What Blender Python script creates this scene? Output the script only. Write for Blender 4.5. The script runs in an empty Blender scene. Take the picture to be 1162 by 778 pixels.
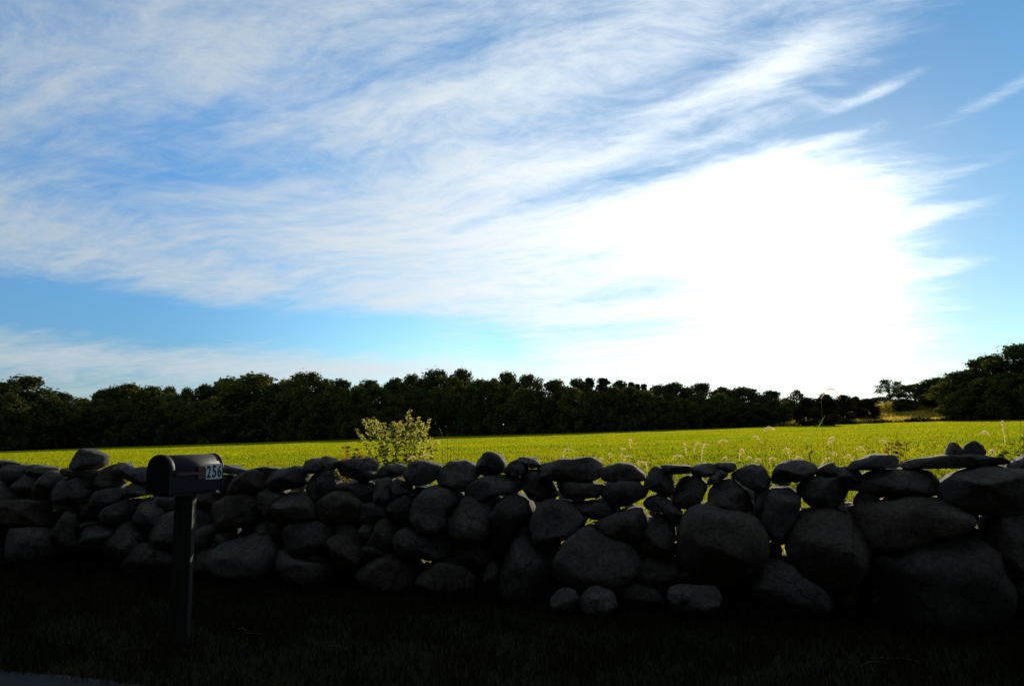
import bpy, bmesh, math, random
import numpy as np
from mathutils import Vector, Matrix, noise
from math import radians as R, sin, cos, pi, atan2, asin, exp, sqrt

random.seed(7); np.random.seed(7)
scene = bpy.context.scene
COL = scene.collection

# ------------------------------------------------------------------ camera
CAM_Z = 1.25
FPX = 886.0                      # focal length in photo pixels (1162 wide)
PITCH = math.atan(101 / FPX)
cam_d = bpy.data.cameras.new('camera'); cam_d.sensor_width = 36; cam_d.lens = FPX / 1162 * 36
cam_d.clip_start = 0.05; cam_d.clip_end = 5000
cam = bpy.data.objects.new('camera', cam_d); COL.objects.link(cam)
cam.location = (0, 0, CAM_Z); cam.rotation_euler = (pi / 2 + PITCH, 0, 0)
scene.camera = cam

def ray(px, py):
    F = Vector((0, cos(PITCH), sin(PITCH))); U = Vector((0, -sin(PITCH), cos(PITCH)))
    return (F * FPX + Vector((1, 0, 0)) * (px - 581) - U * (py - 389)).normalized()
def azel(px, py):
    d = ray(px, py); return atan2(d.x, d.y), asin(d.z)

# ------------------------------------------------------------------ exposure
scene.view_settings.view_transform = 'Standard'
scene.view_settings.look = 'None'
scene.view_settings.exposure = 0.0
scene.view_settings.gamma = 1.0
scene.view_settings.use_curve_mapping = False
scene.render.engine = 'CYCLES'
scene.cycles.use_denoising = True
scene.cycles.max_bounces = 6
scene.cycles.transmission_bounces = 4

# ------------------------------------------------------------------ sun
SUN_AZ, SUN_EL = azel(918, 292)
sd_ = bpy.data.lights.new('sun', 'SUN'); sd_.energy = 5.0; sd_.angle = R(0.5); sd_.color = (1.0, 0.90, 0.70)
sun = bpy.data.objects.new('sun', sd_); COL.objects.link(sun)
SUN_DIR = Vector((sin(SUN_AZ) * cos(SUN_EL), cos(SUN_AZ) * cos(SUN_EL), sin(SUN_EL)))
sun.rotation_euler = SUN_DIR.to_track_quat('Z', 'Y').to_euler()

# ------------------------------------------------------------------ sky
world = bpy.data.worlds.new("World"); scene.world = world; world.use_nodes = True
WT = world.node_tree; WT.nodes.clear()
def wn(t, **k):
    n = WT.nodes.new(t)
    for a, b in k.items(): setattr(n, a, b)
    return n
def wl(a, b): WT.links.new(a, b)
def M(op, a, b=None, c=None, clamp=False):
    n = wn('ShaderNodeMath', operation=op, use_clamp=clamp)
    for i, v in enumerate((a, b, c)):
        if v is None: continue
        if isinstance(v, (int, float)): n.inputs[i].default_value = v
        else: wl(v, n.inputs[i])
    return n.outputs[0]
SKY_STRENGTH = 0.15
tc = wn('ShaderNodeTexCoord')
sep = wn('ShaderNodeSeparateXYZ'); wl(tc.outputs['Generated'], sep.inputs[0])
dx, dy, dz = sep.outputs
AZ = M('ARCTAN2', dx, dy); EL = M('ARCSINE', dz)
sky = wn('ShaderNodeTexSky', sky_type='NISHITA'); sky.sun_disc = False
sky.sun_elevation = SUN_EL; sky.sun_rotation = SUN_AZ
sky.air_density = 1.0; sky.dust_density = 0.05; sky.ozone_density = 3.0
hsv = wn('ShaderNodeHueSaturation'); hsv.inputs['Saturation'].default_value = 1.08; hsv.inputs['Value'].default_value = 1.05
wl(sky.outputs[0], hsv.inputs['Color'])
tint = wn('ShaderNodeVectorMath', operation='MULTIPLY'); wl(hsv.outputs[0], tint.inputs[0]); tint.inputs[1].default_value = (0.90, 1.04, 1.04)
def blob(px, py, rx, ry, rot, w):
    """a soft patch of thicker (+) or thinner (-) cloud in the sky, by compass direction and height"""
    a0, e0 = azel(px, py)
    k = 1 / FPX
    c, s = cos(R(rot)), sin(R(rot))          # rot: counter-clockwise tilt in degrees
    da = M('SUBTRACT', AZ, a0); de = M('SUBTRACT', EL, e0)
    u = M('ADD', M('MULTIPLY', da, c / (rx * k)), M('MULTIPLY', de, s / (rx * k)))
    v = M('ADD', M('MULTIPLY', da, -s / (ry * k)), M('MULTIPLY', de, c / (ry * k)))
    q = M('ADD', M('MULTIPLY', u, u), M('MULTIPLY', v, v))
    return M('MULTIPLY', M('EXPONENT', M('MULTIPLY', q, -1.0)), w)
BLOBS = [
    # thin or clear sky
    (200, 165, 110, 46, 14, -.50), (30, 205, 60, 36, 0, -.25), (20, 345, 170, 24, -4, -.80), (240, 366, 220, 25, -3, -.90),
    (430, 372, 100, 24, -6, -.75), (570, 394, 50, 22, -25, -.60), (1160, 240, 125, 140, 0, -.95), (1100, 45, 150, 55, 24, -.80),
    (300, 300, 60, 26, -20, -.25), (720, 205, 150, 14, 12, -.50), (1150, 370, 90, 70, 0, -.45), (60, 30, 110, 45, 10, -.12),
    (570, 40, 200, 34, 20, -.22), (775, 328, 120, 14, 2, -.60), (830, 238, 80, 7, 13, -.40), (330, 195, 120, 14, 12, -.22),
    (760, 165, 140, 12, 18, -.35), (960, 135, 70, 10, 14, -.40), (840, 55, 80, 30, 30, -.25), (720, 374, 170, 12, 0, -.5), (880, 352, 110, 12, 2, -.35),
    # thick cloud
    (580, 280, 290, 105, 12, .46), (890, 300, 160, 90, 8, .52), (120, 285, 240, 46, -10, .20), (200, 412, 420, 14, -1, .32),
    (700, 122, 110, 26, 18, -.30), (820, 95, 120, 22, 26, .15), (880, 85, 60, 16, 28, .28), (1008, 100, 66, 9, 15, .85), (1130, 110, 66, 9, 17, .70), (880, 390, 260, 50, 3, .40),
    (450, 150, 320, 60, 16, .16), (130, 80, 230, 70, 10, .10), (1075, 240, 70, 9, 10, .42), (920, 165, 130, 10, 10, .42), (1100, 192, 70, 7, 10, .35), (820, 205, 120, 10, 12, .25), (1100, 300, 60, 8, 8, .3),
]
dens = M('ADD', 0.0, 0.43)
for b in BLOBS: dens = M('ADD', dens, blob(*b))
# cloud layer seen in perspective: position on a flat layer overhead
zc = M('MAXIMUM', dz, 0.03)
lx = M('DIVIDE', dx, M('ADD', zc, 0.10)); ly = M('DIVIDE', dy, M('ADD', zc, 0.10))
comb = wn('ShaderNodeCombineXYZ'); wl(lx, comb.inputs[0]); wl(ly, comb.inputs[1])
def wmap(vec, rot, sx, sy, off=(0, 0, 0)):
    m1 = wn('ShaderNodeMapping'); m1.inputs['Rotation'].default_value = (0, 0, rot); wl(vec, m1.inputs[0])
    m2 = wn('ShaderNodeMapping'); m2.inputs['Scale'].default_value = (sx, sy, 1); m2.inputs['Location'].default_value = off
    wl(m1.outputs[0], m2.inputs[0]); return m2.outputs[0]
def wnoise(vec, scale, detail, rough, dist=0.0):
    n = wn('ShaderNodeTexNoise'); n.inputs['Scale'].default_value = scale; n.inputs['Detail'].default_value = detail
    n.inputs['Roughness'].default_value = rough; n.inputs['Distortion'].default_value = dist; wl(vec, n.inputs['Vector'])
    return n
warp = wnoise(comb.outputs[0], 0.9, 3, 0.5)
wv = wn('ShaderNodeVectorMath', operation='SUBTRACT'); wl(warp.outputs['Color'], wv.inputs[0]); wv.inputs[1].default_value = (.5, .5, .5)
wv2 = wn('ShaderNodeVectorMath', operation='SCALE'); wl(wv.outputs[0], wv2.inputs[0]); wv2.inputs['Scale'].default_value = .7
wv3 = wn('ShaderNodeVectorMath', operation='ADD'); wl(comb.outputs[0], wv3.inputs[0]); wl(wv2.outputs[0], wv3.inputs[1])
LAYER = wv3.outputs[0]
ROT = R(28)
n1 = wnoise(wmap(LAYER, ROT, 0.55, 2.2), 1.2, 8, 0.58, 0.3).outputs['Fac']
n2 = wnoise(wmap(LAYER, ROT + R(6), 1.0, 3.2, (3, 1, 0)), 2.6, 10, 0.66, 0.15).outputs['Fac']
n3 = wnoise(wmap(LAYER, ROT - R(25), 1.3, 2.0, (7, 4, 0)), 6.5, 9, 0.68, 0.2).outputs['Fac']
nn = M('ADD', M('ADD', M('MULTIPLY', M('SUBTRACT', n1, .5), 1.35), M('MULTIPLY', M('SUBTRACT', n2, .5), .92)), M('MULTIPLY', M('SUBTRACT', n3, .5), .95))
alpha = M('MULTIPLY', M('ADD', dens, nn), 1.0)
mr = wn('ShaderNodeMapRange', interpolation_type='SMOOTHSTEP'); wl(alpha, mr.inputs[0])
mr.inputs[1].default_value = -0.22; mr.inputs[2].default_value = 1.12; mr.inputs[3].default_value = 0.0; mr.inputs[4].default_value = 0.97
alpha = mr.outputs[0]
# light scattered forward by cloud and air around the sun
dot = wn('ShaderNodeVectorMath', operation='DOT_PRODUCT'); wl(tc.outputs['Generated'], dot.inputs[0]); dot.inputs[1].default_value = SUN_DIR
ang = M('ARCCOSINE', M('MINIMUM', dot.outputs['Value'], 0.99999))
def g(sig, amp): 
    t = M('DIVIDE', ang, R(sig)); return M('MULTIPLY', M('EXPONENT', M('MULTIPLY', M('MULTIPLY', t, t), -1.0)), amp)
glow_cloud = M('ADD', M('ADD', g(33, .64), g(16, .12)), g(7, .7))
glow_air = M('ADD', g(9.5, .34), g(4, 1.0))
K = 1 / SKY_STRENGTH
def vscale(col, f):
    v = wn('ShaderNodeVectorMath', operation='SCALE'); v.inputs[0].default_value = tuple(q * K for q in col); wl(f, v.inputs['Scale']); return v.outputs[0]
def vadd(a, b):
    v = wn('ShaderNodeVectorMath', operation='ADD'); wl(a, v.inputs[0]); wl(b, v.inputs[1]); return v.outputs[0]
one = wn('ShaderNodeValue'); one.outputs[0].default_value = 1.0
cloud_rgb = vadd(vscale((.47, .55, .61), one.outputs[0]), vscale((1.0, .97, .92), glow_cloud))
# the blue thins out less near the sun than in plain clear air: high thin cloud dims the aureole
dim = M('DIVIDE', 1.0, M('ADD', 1.0, g(14, .6)))
sk2 = wn('ShaderNodeVectorMath', operation='SCALE'); wl(tint.outputs[0], sk2.inputs[0]); low = M('MULTIPLY_ADD', M('DIVIDE', EL, .40, clamp=True), .65, .35)          # paler air low down, away from the sun
far_ = wn('ShaderNodeMapRange', interpolation_type='SMOOTHSTEP'); wl(ang, far_.inputs[0]); far_.inputs[1].default_value = R(22); far_.inputs[2].default_value = R(48)
low = M('SUBTRACT', 1.0, M('MULTIPLY', M('SUBTRACT', 1.0, low), far_.outputs[0]))
wl(M('MULTIPLY', dim, low), sk2.inputs['Scale'])
hz = M('MULTIPLY', far_.outputs[0], M('EXPONENT', M('MULTIPLY', M('MAXIMUM', EL, 0.0), -4.0)))
blu = wn('ShaderNodeMix', data_type='RGBA', blend_type='MULTIPLY'); wl(hz, blu.inputs['Factor']); wl(sk2.outputs[0], blu.inputs['A']); blu.inputs['B'].default_value = (.78, 1.10, 1.62, 1)
sky_rgb = vadd(blu.outputs['Result'], vscale((1.0, .98, .92), glow_air))
mix = wn('ShaderNodeMix', data_type='RGBA'); wl(alpha, mix.inputs['Factor']); wl(sky_rgb, mix.inputs['A']); wl(cloud_rgb, mix.inputs['B'])
bg = wn('ShaderNodeBackground'); bg.inputs['Strength'].default_value = SKY_STRENGTH; wl(mix.outputs['Result'], bg.inputs['Color'])
wo = wn('ShaderNodeOutputWorld'); wl(bg.outputs[0], wo.inputs['Surface'])

# ------------------------------------------------------------------ helpers
def nodes_of(name):
    m = bpy.data.materials.new(name); m.use_nodes = True; t = m.node_tree; t.nodes.clear()
    out = t.nodes.new('ShaderNodeOutputMaterial'); return m, t, out
def tnoise(t, scale, detail=4, rough=.55, coord='Object', dist=0):
    c = t.nodes.new('ShaderNodeTexCoord') if coord == 'Object' else t.nodes.new('ShaderNodeNewGeometry')
    n = t.nodes.new('ShaderNodeTexNoise'); n.inputs['Scale'].default_value = scale; n.inputs['Detail'].default_value = detail
    n.inputs['Roughness'].default_value = rough; n.inputs['Distortion'].default_value = dist
    t.links.new(c.outputs['Object' if coord == 'Object' else 'Position'], n.inputs['Vector']); return n
def ramp(t, fac, stops):
    r = t.nodes.new('ShaderNodeValToRGB'); e = r.color_ramp.elements
    while len(e) < len(stops): e.new(0.5)
    for k, (p, c) in enumerate(stops): e[k].position = p; e[k].color = (*c, 1)
    t.links.new(fac, r.inputs[0]); return r.outputs[0]
def mixc(t, f, a, b, blend='MIX'):
    m = t.nodes.new('ShaderNodeMix'); m.data_type = 'RGBA'; m.blend_type = blend
    for s, v in (('Factor', f), ('A', a), ('B', b)):
        if isinstance(v, (int, float)): m.inputs[s].default_value = v
        elif isinstance(v, tuple): m.inputs[s].default_value = (*v, 1)
        else: t.links.new(v, m.inputs[s])
    return m.outputs['Result']
def bump(t, h, strength, dist):
    b = t.nodes.new('ShaderNodeBump'); b.inputs['Strength'].default_value = strength; b.inputs['Distance'].default_value = dist
    t.links.new(h, b.inputs['Height']); return b.outputs[0]
def principled(t, out, col, rough=.8, metal=0.0, spec=.4, normal=None):
    p = t.nodes.new('ShaderNodeBsdfPrincipled')
    if isinstance(col, tuple): p.inputs['Base Color'].default_value = (*col, 1)
    else: t.links.new(col, p.inputs['Base Color'])
    if isinstance(rough, (int, float)): p.inputs['Roughness'].default_value = rough
    else: t.links.new(rough, p.inputs['Roughness'])
    p.inputs['Metallic'].default_value = metal; p.inputs['Specular IOR Level'].default_value = spec
    if normal is not None: t.links.new(normal, p.inputs['Normal'])
    t.links.new(p.outputs[0], out.inputs[0]); return p
def foliage_mat(name, dif, trans, f=.5, var=.35, dif2=None, trans2=None, nscale=.15, gloss=0.0):
    """leaf or blade: light reflected from its face and light that passes through it; each leaf its own shade"""
    m, t, out = nodes_of(name)
    geo = t.nodes.new('ShaderNodeNewGeometry')
    n = tnoise(t, nscale, 3, .6, coord='pos')
    fac = ramp(t, n.outputs['Fac'], [(.38, (0, 0, 0)), (.62, (1, 1, 1))])
    d = mixc(t, fac, dif, dif2 or dif); tr = mixc(t, fac, trans, trans2 or trans)
    rr = t.nodes.new('ShaderNodeMapRange'); rr.inputs[3].default_value = 1 - var; rr.inputs[4].default_value = 1 + var
    t.links.new(geo.outputs['Random Per Island'], rr.inputs[0])
    sc = [t.nodes.new('ShaderNodeVectorMath') for _ in (0, 1)]
    for s, c in zip(sc, (d, tr)):
        s.operation = 'SCALE'; t.links.new(c, s.inputs[0]); t.links.new(rr.outputs[0], s.inputs['Scale'])
    a = t.nodes.new('ShaderNodeBsdfDiffuse'); b = t.nodes.new('ShaderNodeBsdfTranslucent'); mx = t.nodes.new('ShaderNodeMixShader')
    t.links.new(sc[0].outputs[0], a.inputs[0]); t.links.new(sc[1].outputs[0], b.inputs[0]); mx.inputs[0].default_value = f
    t.links.new(a.outputs[0], mx.inputs[1]); t.links.new(b.outputs[0], mx.inputs[2])
    last = mx.outputs[0]
    if gloss:
        gl = t.nodes.new('ShaderNodeBsdfGlossy'); gl.inputs['Roughness'].default_value = .45; m2 = t.nodes.new('ShaderNodeMixShader'); m2.inputs[0].default_value = gloss
        t.links.new(last, m2.inputs[1]); t.links.new(gl.outputs[0], m2.inputs[2]); last = m2.outputs[0]
    t.links.new(last, out.inputs[0]); return m

def np_mesh(name, verts, loops, nper, mat, smooth=False):
    """mesh from numpy arrays; every face has nper corners"""
    me = bpy.data.meshes.new(name); nf = len(loops) // nper
    me.vertices.add(len(verts)); me.vertices.foreach_set('co', np.asarray(verts, np.float32).ravel())
    me.loops.add(len(loops)); me.loops.foreach_set('vertex_index', np.asarray(loops, np.int32))
    me.polygons.add(nf); me.polygons.foreach_set('loop_start', np.arange(0, nf * nper, nper, dtype=np.int32))
    me.polygons.foreach_set('loop_total', np.full(nf, nper, np.int32))
    if smooth: me.polygons.foreach_set('use_smooth', np.ones(nf, bool))
    me.update(); me.validate()
    for mm in (mat if isinstance(mat, (list, tuple)) else [mat]): me.materials.append(mm)
    return me
def link(name, data, parent=None):
    o = bpy.data.objects.new(name, data); COL.objects.link(o)
    if parent: o.parent = parent
    return o
def tag(o, label=None, cat=None, group=None, kind=None):
    if label: o['label'] = label
    if cat: o['category'] = cat
    if group: o['group'] = group
    if kind: o['kind'] = kind
    return o
class Geo:
    """collects vertices and faces, becomes ONE mesh object"""
    def __init__(s): s.v = []; s.f = []; s.sm = []
    def tube(s, pts, radii, n=6, cap=True, smooth=True):
        pts = [Vector(p) for p in pts]; base = len(s.v); up = Vector((0, 0, 1))
        for i, p in enumerate(pts):
            d = (pts[min(i + 1, len(pts) - 1)] - pts[max(i - 1, 0)]).normalized()
            a = d.cross(up if abs(d.z) < .95 else Vector((1, 0, 0))).normalized(); b = d.cross(a)
            for k in range(n):
                t = 2 * pi * k / n; s.v.append(p + (a * cos(t) + b * sin(t)) * radii[i])
        for i in range(len(pts) - 1):
            for k in range(n):
                q = base + i * n; s.f.append((q + k, q + (k + 1) % n, q + n + (k + 1) % n, q + n + k)); s.sm.append(smooth)
        if cap:
            s.f.append(tuple(base + k for k in range(n))[::-1]); s.sm.append(False)
            s.f.append(tuple(base + (len(pts) - 1) * n + k for k in range(n))); s.sm.append(False)
    def poly(s, pts, smooth=False):
        b = len(s.v); s.v += [Vector(p) for p in pts]; s.f.append(tuple(range(b, b + len(pts)))); s.sm.append(smooth)
    def leaf(s, p, d, nrm, L, W):
        """pointed leaf: four-corner kite folded a little along its midrib"""
        d = Vector(d).normalized(); w = d.cross(Vector(nrm)); w = w.normalized() if w.length > 1e-6 else Vector((1, 0, 0))
        up = w.cross(d); p = Vector(p); b = len(s.v)
        s.v += [p, p + d * L * .45 + w * W * .5 + up * W * .15, p + d * L, p + d * L * .45 - w * W * .5 + up * W * .15]
        s.f += [(b, b + 1, b + 2), (b, b + 2, b + 3)]; s.sm += [False, False]
    def build(s, name, mat, parent=None, matrix=None):
        me = bpy.data.meshes.new(name); me.from_pydata([tuple(v) for v in s.v], [], s.f)
        me.polygons.foreach_set('use_smooth', s.sm); me.materials.append(mat)
        if matrix is not None: me.transform(matrix)
        me.update(); return link(name, me, parent)
def empty(name, loc, label=None, cat=None, group=None):
    o = link(name, None); o.location = loc; o.empty_display_size = .1
    return tag(o, label, cat, group)

# ------------------------------------------------------------------ lie of the land
WP0 = Vector((-4.85, 7.4)); WD = Vector((.9603, -.2790)); WN = Vector((.2790, .9603))   # the wall's line and the way to the field
def sdist(x, y): return (x - WP0.x) * WN.x + (y - WP0.y) * WN.y
def sstep(t): t = np.clip(t, 0, 1); return t * t * (3 - 2 * t)
AZH = atan2(1035 - 581, 886)
def terrain(x, y):
    x = np.asarray(x, float); y = np.asarray(y, float)
    s = sdist(x, y); ramp_ = sstep(s / 14)
    z = ramp_ * (.033 * x + .003 * y)
    far = np.hypot(x, y); azm = np.arctan2(x, y)
    z = z + sstep((far - 212) / 45) * 5.0 * np.exp(-((azm - AZH) / .085) ** 2) * (y > 0)       # low rise behind the gap in the trees
    z = z + ramp_ * .05 * np.sin(x * .31 + .7) * np.sin(y * .23) * np.clip(1 - far / 80, .2, 1)
    return z
def on_ground(px, py):
    """where the sight line through a photo pixel meets the sloping field"""
    d = ray(px, py); den = .033 * d.x + .003 * d.y - d.z
    k = CAM_Z / den; return Vector((d.x * k, d.y * k))
def wall_pt(px, py, s=0.0):
    """sight line meets the upright plane s metres behind the wall's line"""
    d = ray(px, py); k = (s - sdist(0, 0)) / (d.x * WN.x + d.y * WN.y); return Vector((0, 0, CAM_Z)) + d * k

# ground sheet out to the horizon
gx = np.concatenate([-np.geomspace(1800, 45, 26), np.linspace(-40, 40, 81), np.geomspace(45, 1800, 26)])
gy = np.concatenate([-np.geomspace(1200, 12, 18), np.linspace(-10, 40, 101), np.geomspace(42, 300, 60), np.geomspace(330, 2200, 12)])
GX, GY = np.meshgrid(gx, gy); GZ = terrain(GX, GY)
nx, ny = len(gx), len(gy)
gv = np.stack([GX, GY, GZ], -1).reshape(-1, 3)
ii = np.arange((ny - 1) * (nx - 1)); r_, c_ = ii // (nx - 1), ii % (nx - 1); q0 = r_ * nx + c_
gl_ = np.stack([q0, q0 + 1, q0 + nx + 1, q0 + nx], -1).ravel()
m, t, out = nodes_of('soil_and_turf')
n = tnoise(t, .8, 8, .6, 'pos'); n2_ = tnoise(t, 35, 6, .7, 'pos')
c = ramp(t, n.outputs['Fac'], [(.35, (.022, .026, .010)), (.65, (.045, .042, .016))])
c = mixc(t, .5, c, ramp(t, n2_.outputs['Fac'], [(.3, (.25, .25, .25)), (.7, (1, 1, 1))]), 'MULTIPLY')
principled(t, out, c, 1.0, spec=0.0, normal=bump(t, n2_.outputs['Fac'], .8, .03)); SOIL = m
o = link('ground', np_mesh('ground', gv, gl_, 4, SOIL, True)); tag(o, kind='structure')

# road: a strip of asphalt along the verge, its crumbled edge in the near corner
m, t, out = nodes_of('asphalt')
n = tnoise(t, 3, 6, .6, 'pos'); n2_ = tnoise(t, 260, 3, .7, 'pos')
c = mixc(t, .6, ramp(t, n.outputs['Fac'], [(.3, (.026, .025, .026)), (.7, (.042, .041, .041))]), ramp(t, n2_.outputs['Fac'], [(.3, (.45, .45, .45)), (.7, (1.2, 1.2, 1.2))]), 'MULTIPLY')
principled(t, out, c, .95, spec=.12, normal=bump(t, n2_.outputs['Fac'], .5, .004)); ASPH = m
rv, rf = [], []
ts = np.arange(-60, 60, .12)
for k, tt in enumerate(ts):
    e = .05 * noise.noise(Vector((tt * 1.3, 3.1, 0))) + .03 * noise.noise(Vector((tt * 7, 1.1, 0)))
    for s in (-2.42 + e, -2.62, -5.3, -7.9):
        p = WP0 + WD * float(tt) + WN * s; rv.append((p.x, p.y, .016 if s > -2.55 else .022))
    if k:
        for j in range(3): a = (k - 1) * 4 + j; rf += [a, a + 1, a + 5, a + 4]
o = link('road', np_mesh('road', rv, rf, 4, ASPH)); tag(o, kind='structure')

# ------------------------------------------------------------------ grass
def blades(P, h, w, lean, name, mat, jitter=.4, seg=1):
    """P: n x 3 feet; h, w arrays; each blade one bent sliver"""
    nB = len(P); a = np.random.uniform(0, 2 * pi, nB); b = np.random.uniform(0, 2 * pi, nB)
    l = lean * np.random.uniform(.2, 1.3, nB) * h
    hh = h * np.random.uniform(1 - jitter, 1 + jitter, nB)
    side = np.stack([np.cos(a), np.sin(a), np.zeros(nB)], -1) * (w / 2)[:, None]
    bend = np.stack([np.cos(b) * l, np.sin(b) * l, np.zeros(nB)], -1)
    up = np.stack([np.zeros(nB), np.zeros(nB), hh], -1)
    mid = P + up * .55 + bend * .3; tip = P + up + bend
    if seg == 1:
        V = np.stack([P - side, P + side, tip], 1).reshape(-1, 3); L = np.arange(nB * 3)
        return np_mesh(name, V, L, 3, mat)
    V = np.stack([P - side, P + side, mid + side * .75, mid - side * .75, tip], 1).reshape(-1, 3)
    i0 = np.arange(nB) * 5
    L = np.stack([i0, i0 + 1, i0 + 2, i0, i0 + 2, i0 + 3, i0 + 3, i0 + 2, i0 + 4], -1).ravel()
    return np_mesh(name, V, L, 3, mat)
FIELD = foliage_mat('field_grass_blades', (.07, .085, .006), (.27, .325, .005), .72, .30, (.09, .09, .008), (.41, .40, .010), .10)
LO, HI = atan2(-640, 886), atan2(640, 886)
def edge_far(px):
    """photo row where the field meets the trees"""
    return np.interp(px, [-120, 0, 40, 160, 300, 400, 500, 600, 700, 800, 880, 950, 1000, 1162, 1300], [515.5, 512, 510, 505.8, 501.6, 498.8, 495.2, 492.8, 490, 486.5, 484, 482, 480, 476, 474])
bins = np.linspace(-120, 1290, 200)
DFAR = np.array([on_ground(p, edge_far(p)).length for p in bins]); AZB = np.array([atan2(p - 581, 886) for p in bins])
Ps, Hs, Ws = [], [], []
def far_at(a): return np.interp(a, AZB, DFAR)
for r0, r1, dens_, hb, wb in ((0, 9, 1200, .06, .008), (9, 16, 800, .065, .010), (16, 28, 260, .06, .014), (28, 50, 110, .07, .024), (50, 90, 45, .08, .05), (90, 150, 20, .10, .09), (150, 235, 12, .12, .14)):
    r0_ = max(r0, .1)
    nB = int((HI - LO) / 2 * (r1 ** 2 - r0_ ** 2) * dens_)
    rr = np.sqrt(np.random.uniform(r0_ ** 2, r1 ** 2, nB)); aa = np.random.uniform(LO, HI, nB)
    x, y = rr * np.sin(aa), rr * np.cos(aa)
    ok = (sdist(x, y) > .35) & (rr < far_at(aa) + 1)
    x, y, rr = x[ok], y[ok], rr[ok]
    # patches of longer and thinner growth
    tuft = .75 + .5 * (np.sin(x * 1.7 + np.sin(y * 1.1) * 2) * np.sin(y * 1.3 + np.sin(x * .8) * 2) * .5 + .5)
    Ps.append(np.stack([x, y, terrain(x, y) - .005], -1)); Hs.append(np.full(len(x), hb) * tuft); Ws.append(np.full(len(x), wb))
me = blades(np.concatenate(Ps), np.concatenate(Hs), np.concatenate(Ws), 1.1, 'field_grass', FIELD)
tag(link('field_grass', me), 'sunlit short yellow green grass of the field behind the wall', 'grass', kind='stuff')

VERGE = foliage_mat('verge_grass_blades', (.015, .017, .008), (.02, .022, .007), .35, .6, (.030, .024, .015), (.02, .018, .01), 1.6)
def strip_pts(n, s0, s1, t0=-6, t1=13):
    tt = np.random.uniform(t0, t1, n); ss = np.random.uniform(s0, s1, n)
    x = WP0.x + WD.x * tt + WN.x * ss; y = WP0.y + WD.y * tt + WN.y * ss
    return x, y, ss
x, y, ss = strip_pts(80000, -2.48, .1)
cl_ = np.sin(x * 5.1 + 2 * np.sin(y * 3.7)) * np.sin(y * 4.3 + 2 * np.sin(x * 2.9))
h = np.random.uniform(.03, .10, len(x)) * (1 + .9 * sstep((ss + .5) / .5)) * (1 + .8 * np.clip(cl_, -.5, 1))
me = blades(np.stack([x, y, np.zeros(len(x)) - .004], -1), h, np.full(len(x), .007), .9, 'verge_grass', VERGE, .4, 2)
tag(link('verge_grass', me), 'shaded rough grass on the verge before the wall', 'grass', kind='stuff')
# dry stalks lying in it
STRAW = foliage_mat('dry_straw', (.13, .11, .08), (.08, .07, .04), .2, .4)
gq = Geo()
for k in range(22):
    tt, ss = random.uniform(-1, 11), random.uniform(-2.3, -.15); p = WP0 + WD * tt + WN * ss; a = random.gauss(0, .6); L = random.uniform(.06, .3)
    d = WD * cos(a) + WN * sin(a); cv = random.uniform(-.3, .3)
    pts = [Vector((p.x + d.x * L * u + WN.x * cv * L * u * u, p.y + d.y * L * u + WN.y * cv * L * u * u, random.uniform(.0, .01) + .03 + .018 * sin(u * 3 + a))) for u in (0, .25, .5, .75, 1)]
    gq.tube(pts, [.003, .003, .0025, .002, .001], 4)
tag(gq.build('dry_straw', STRAW), 'dry pale stalks lying in the shaded verge grass', 'straw', kind='stuff')
# rank growth along the field side of the wall, seen over it and through its chinks
RANK = foliage_mat('rank_grass_blades', (.08, .09, .012), (.32, .33, .02), .68, .4, (.12, .09, .02), (.44, .36, .05), .9)
nR = 16000
tt = np.random.uniform(-3, 13, nR); ss = .5 + np.random.exponential(.5, nR)
x = WP0.x + WD.x * tt + WN.x * ss; y = WP0.y + WD.y * tt + WN.y * ss
clump = np.exp(-((tt - 6.6) / 1.2) ** 2) + .6 * np.exp(-((tt - 8.8) / 1.0) ** 2) + .5 * np.exp(-((tt - 4.3) / .9) ** 2)
h = (.18 + .34 * clump) * np.random.uniform(.5, 1.25, nR)
me = blades(np.stack([x, y, terrain(x, y)], -1), h, np.full(nR, .008), .45, 'rank_grass', RANK, .3, 2)
tag(link('rank_grass', me), 'sunlit rank weeds and long grass behind the wall', 'grass', kind='stuff')

# ------------------------------------------------------------------ the dry stone wall
m, t, out = nodes_of('fieldstone')
n = tnoise(t, 5, 8, .62, 'pos'); n2_ = tnoise(t, 38, 6, .7, 'pos'); n3_ = tnoise(t, 160, 3, .6, 'pos'); n4_ = tnoise(t, 9, 6, .7, 'pos', .6)
oi = t.nodes.new('ShaderNodeObjectInfo')
base = ramp(t, oi.outputs['Random'], [(0, (.125, .112, .095)), (.3, (.205, .188, .166)), (.55, (.170, .130, .098)), (.8, (.225, .206, .182)), (1, (.16, .152, .144))])
c = mixc(t, .75, base, ramp(t, n.outputs['Fac'], [(.3, (.5, .5, .5)), (.7, (1.25, 1.22, 1.18))]), 'MULTIPLY')
c = mixc(t, .6, c, ramp(t, n2_.outputs['Fac'], [(.36, (.30, .30, .31)), (.64, (1.5, 1.5, 1.47))]), 'MULTIPLY')
lich = ramp(t, n4_.outputs['Fac'], [(.60, (0, 0, 0)), (.68, (1, 1, 1))])
lm = t.nodes.new('ShaderNodeMath'); lm.operation = 'MULTIPLY'; lm.inputs[1].default_value = .55; t.links.new(lich, lm.inputs[0])
c = mixc(t, lm.outputs[0], c, (.27, .265, .235))
gp3 = t.nodes.new('ShaderNodeNewGeometry'); wrp = tnoise(t, 3, 4, .6, 'pos'); ad = t.nodes.new('ShaderNodeVectorMath'); ad.operation = 'MULTIPLY_ADD'
t.links.new(wrp.outputs['Color'], ad.inputs[0]); ad.inputs[1].default_value = (.35, .35, .35); t.links.new(gp3.outputs['Position'], ad.inputs[2])
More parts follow.
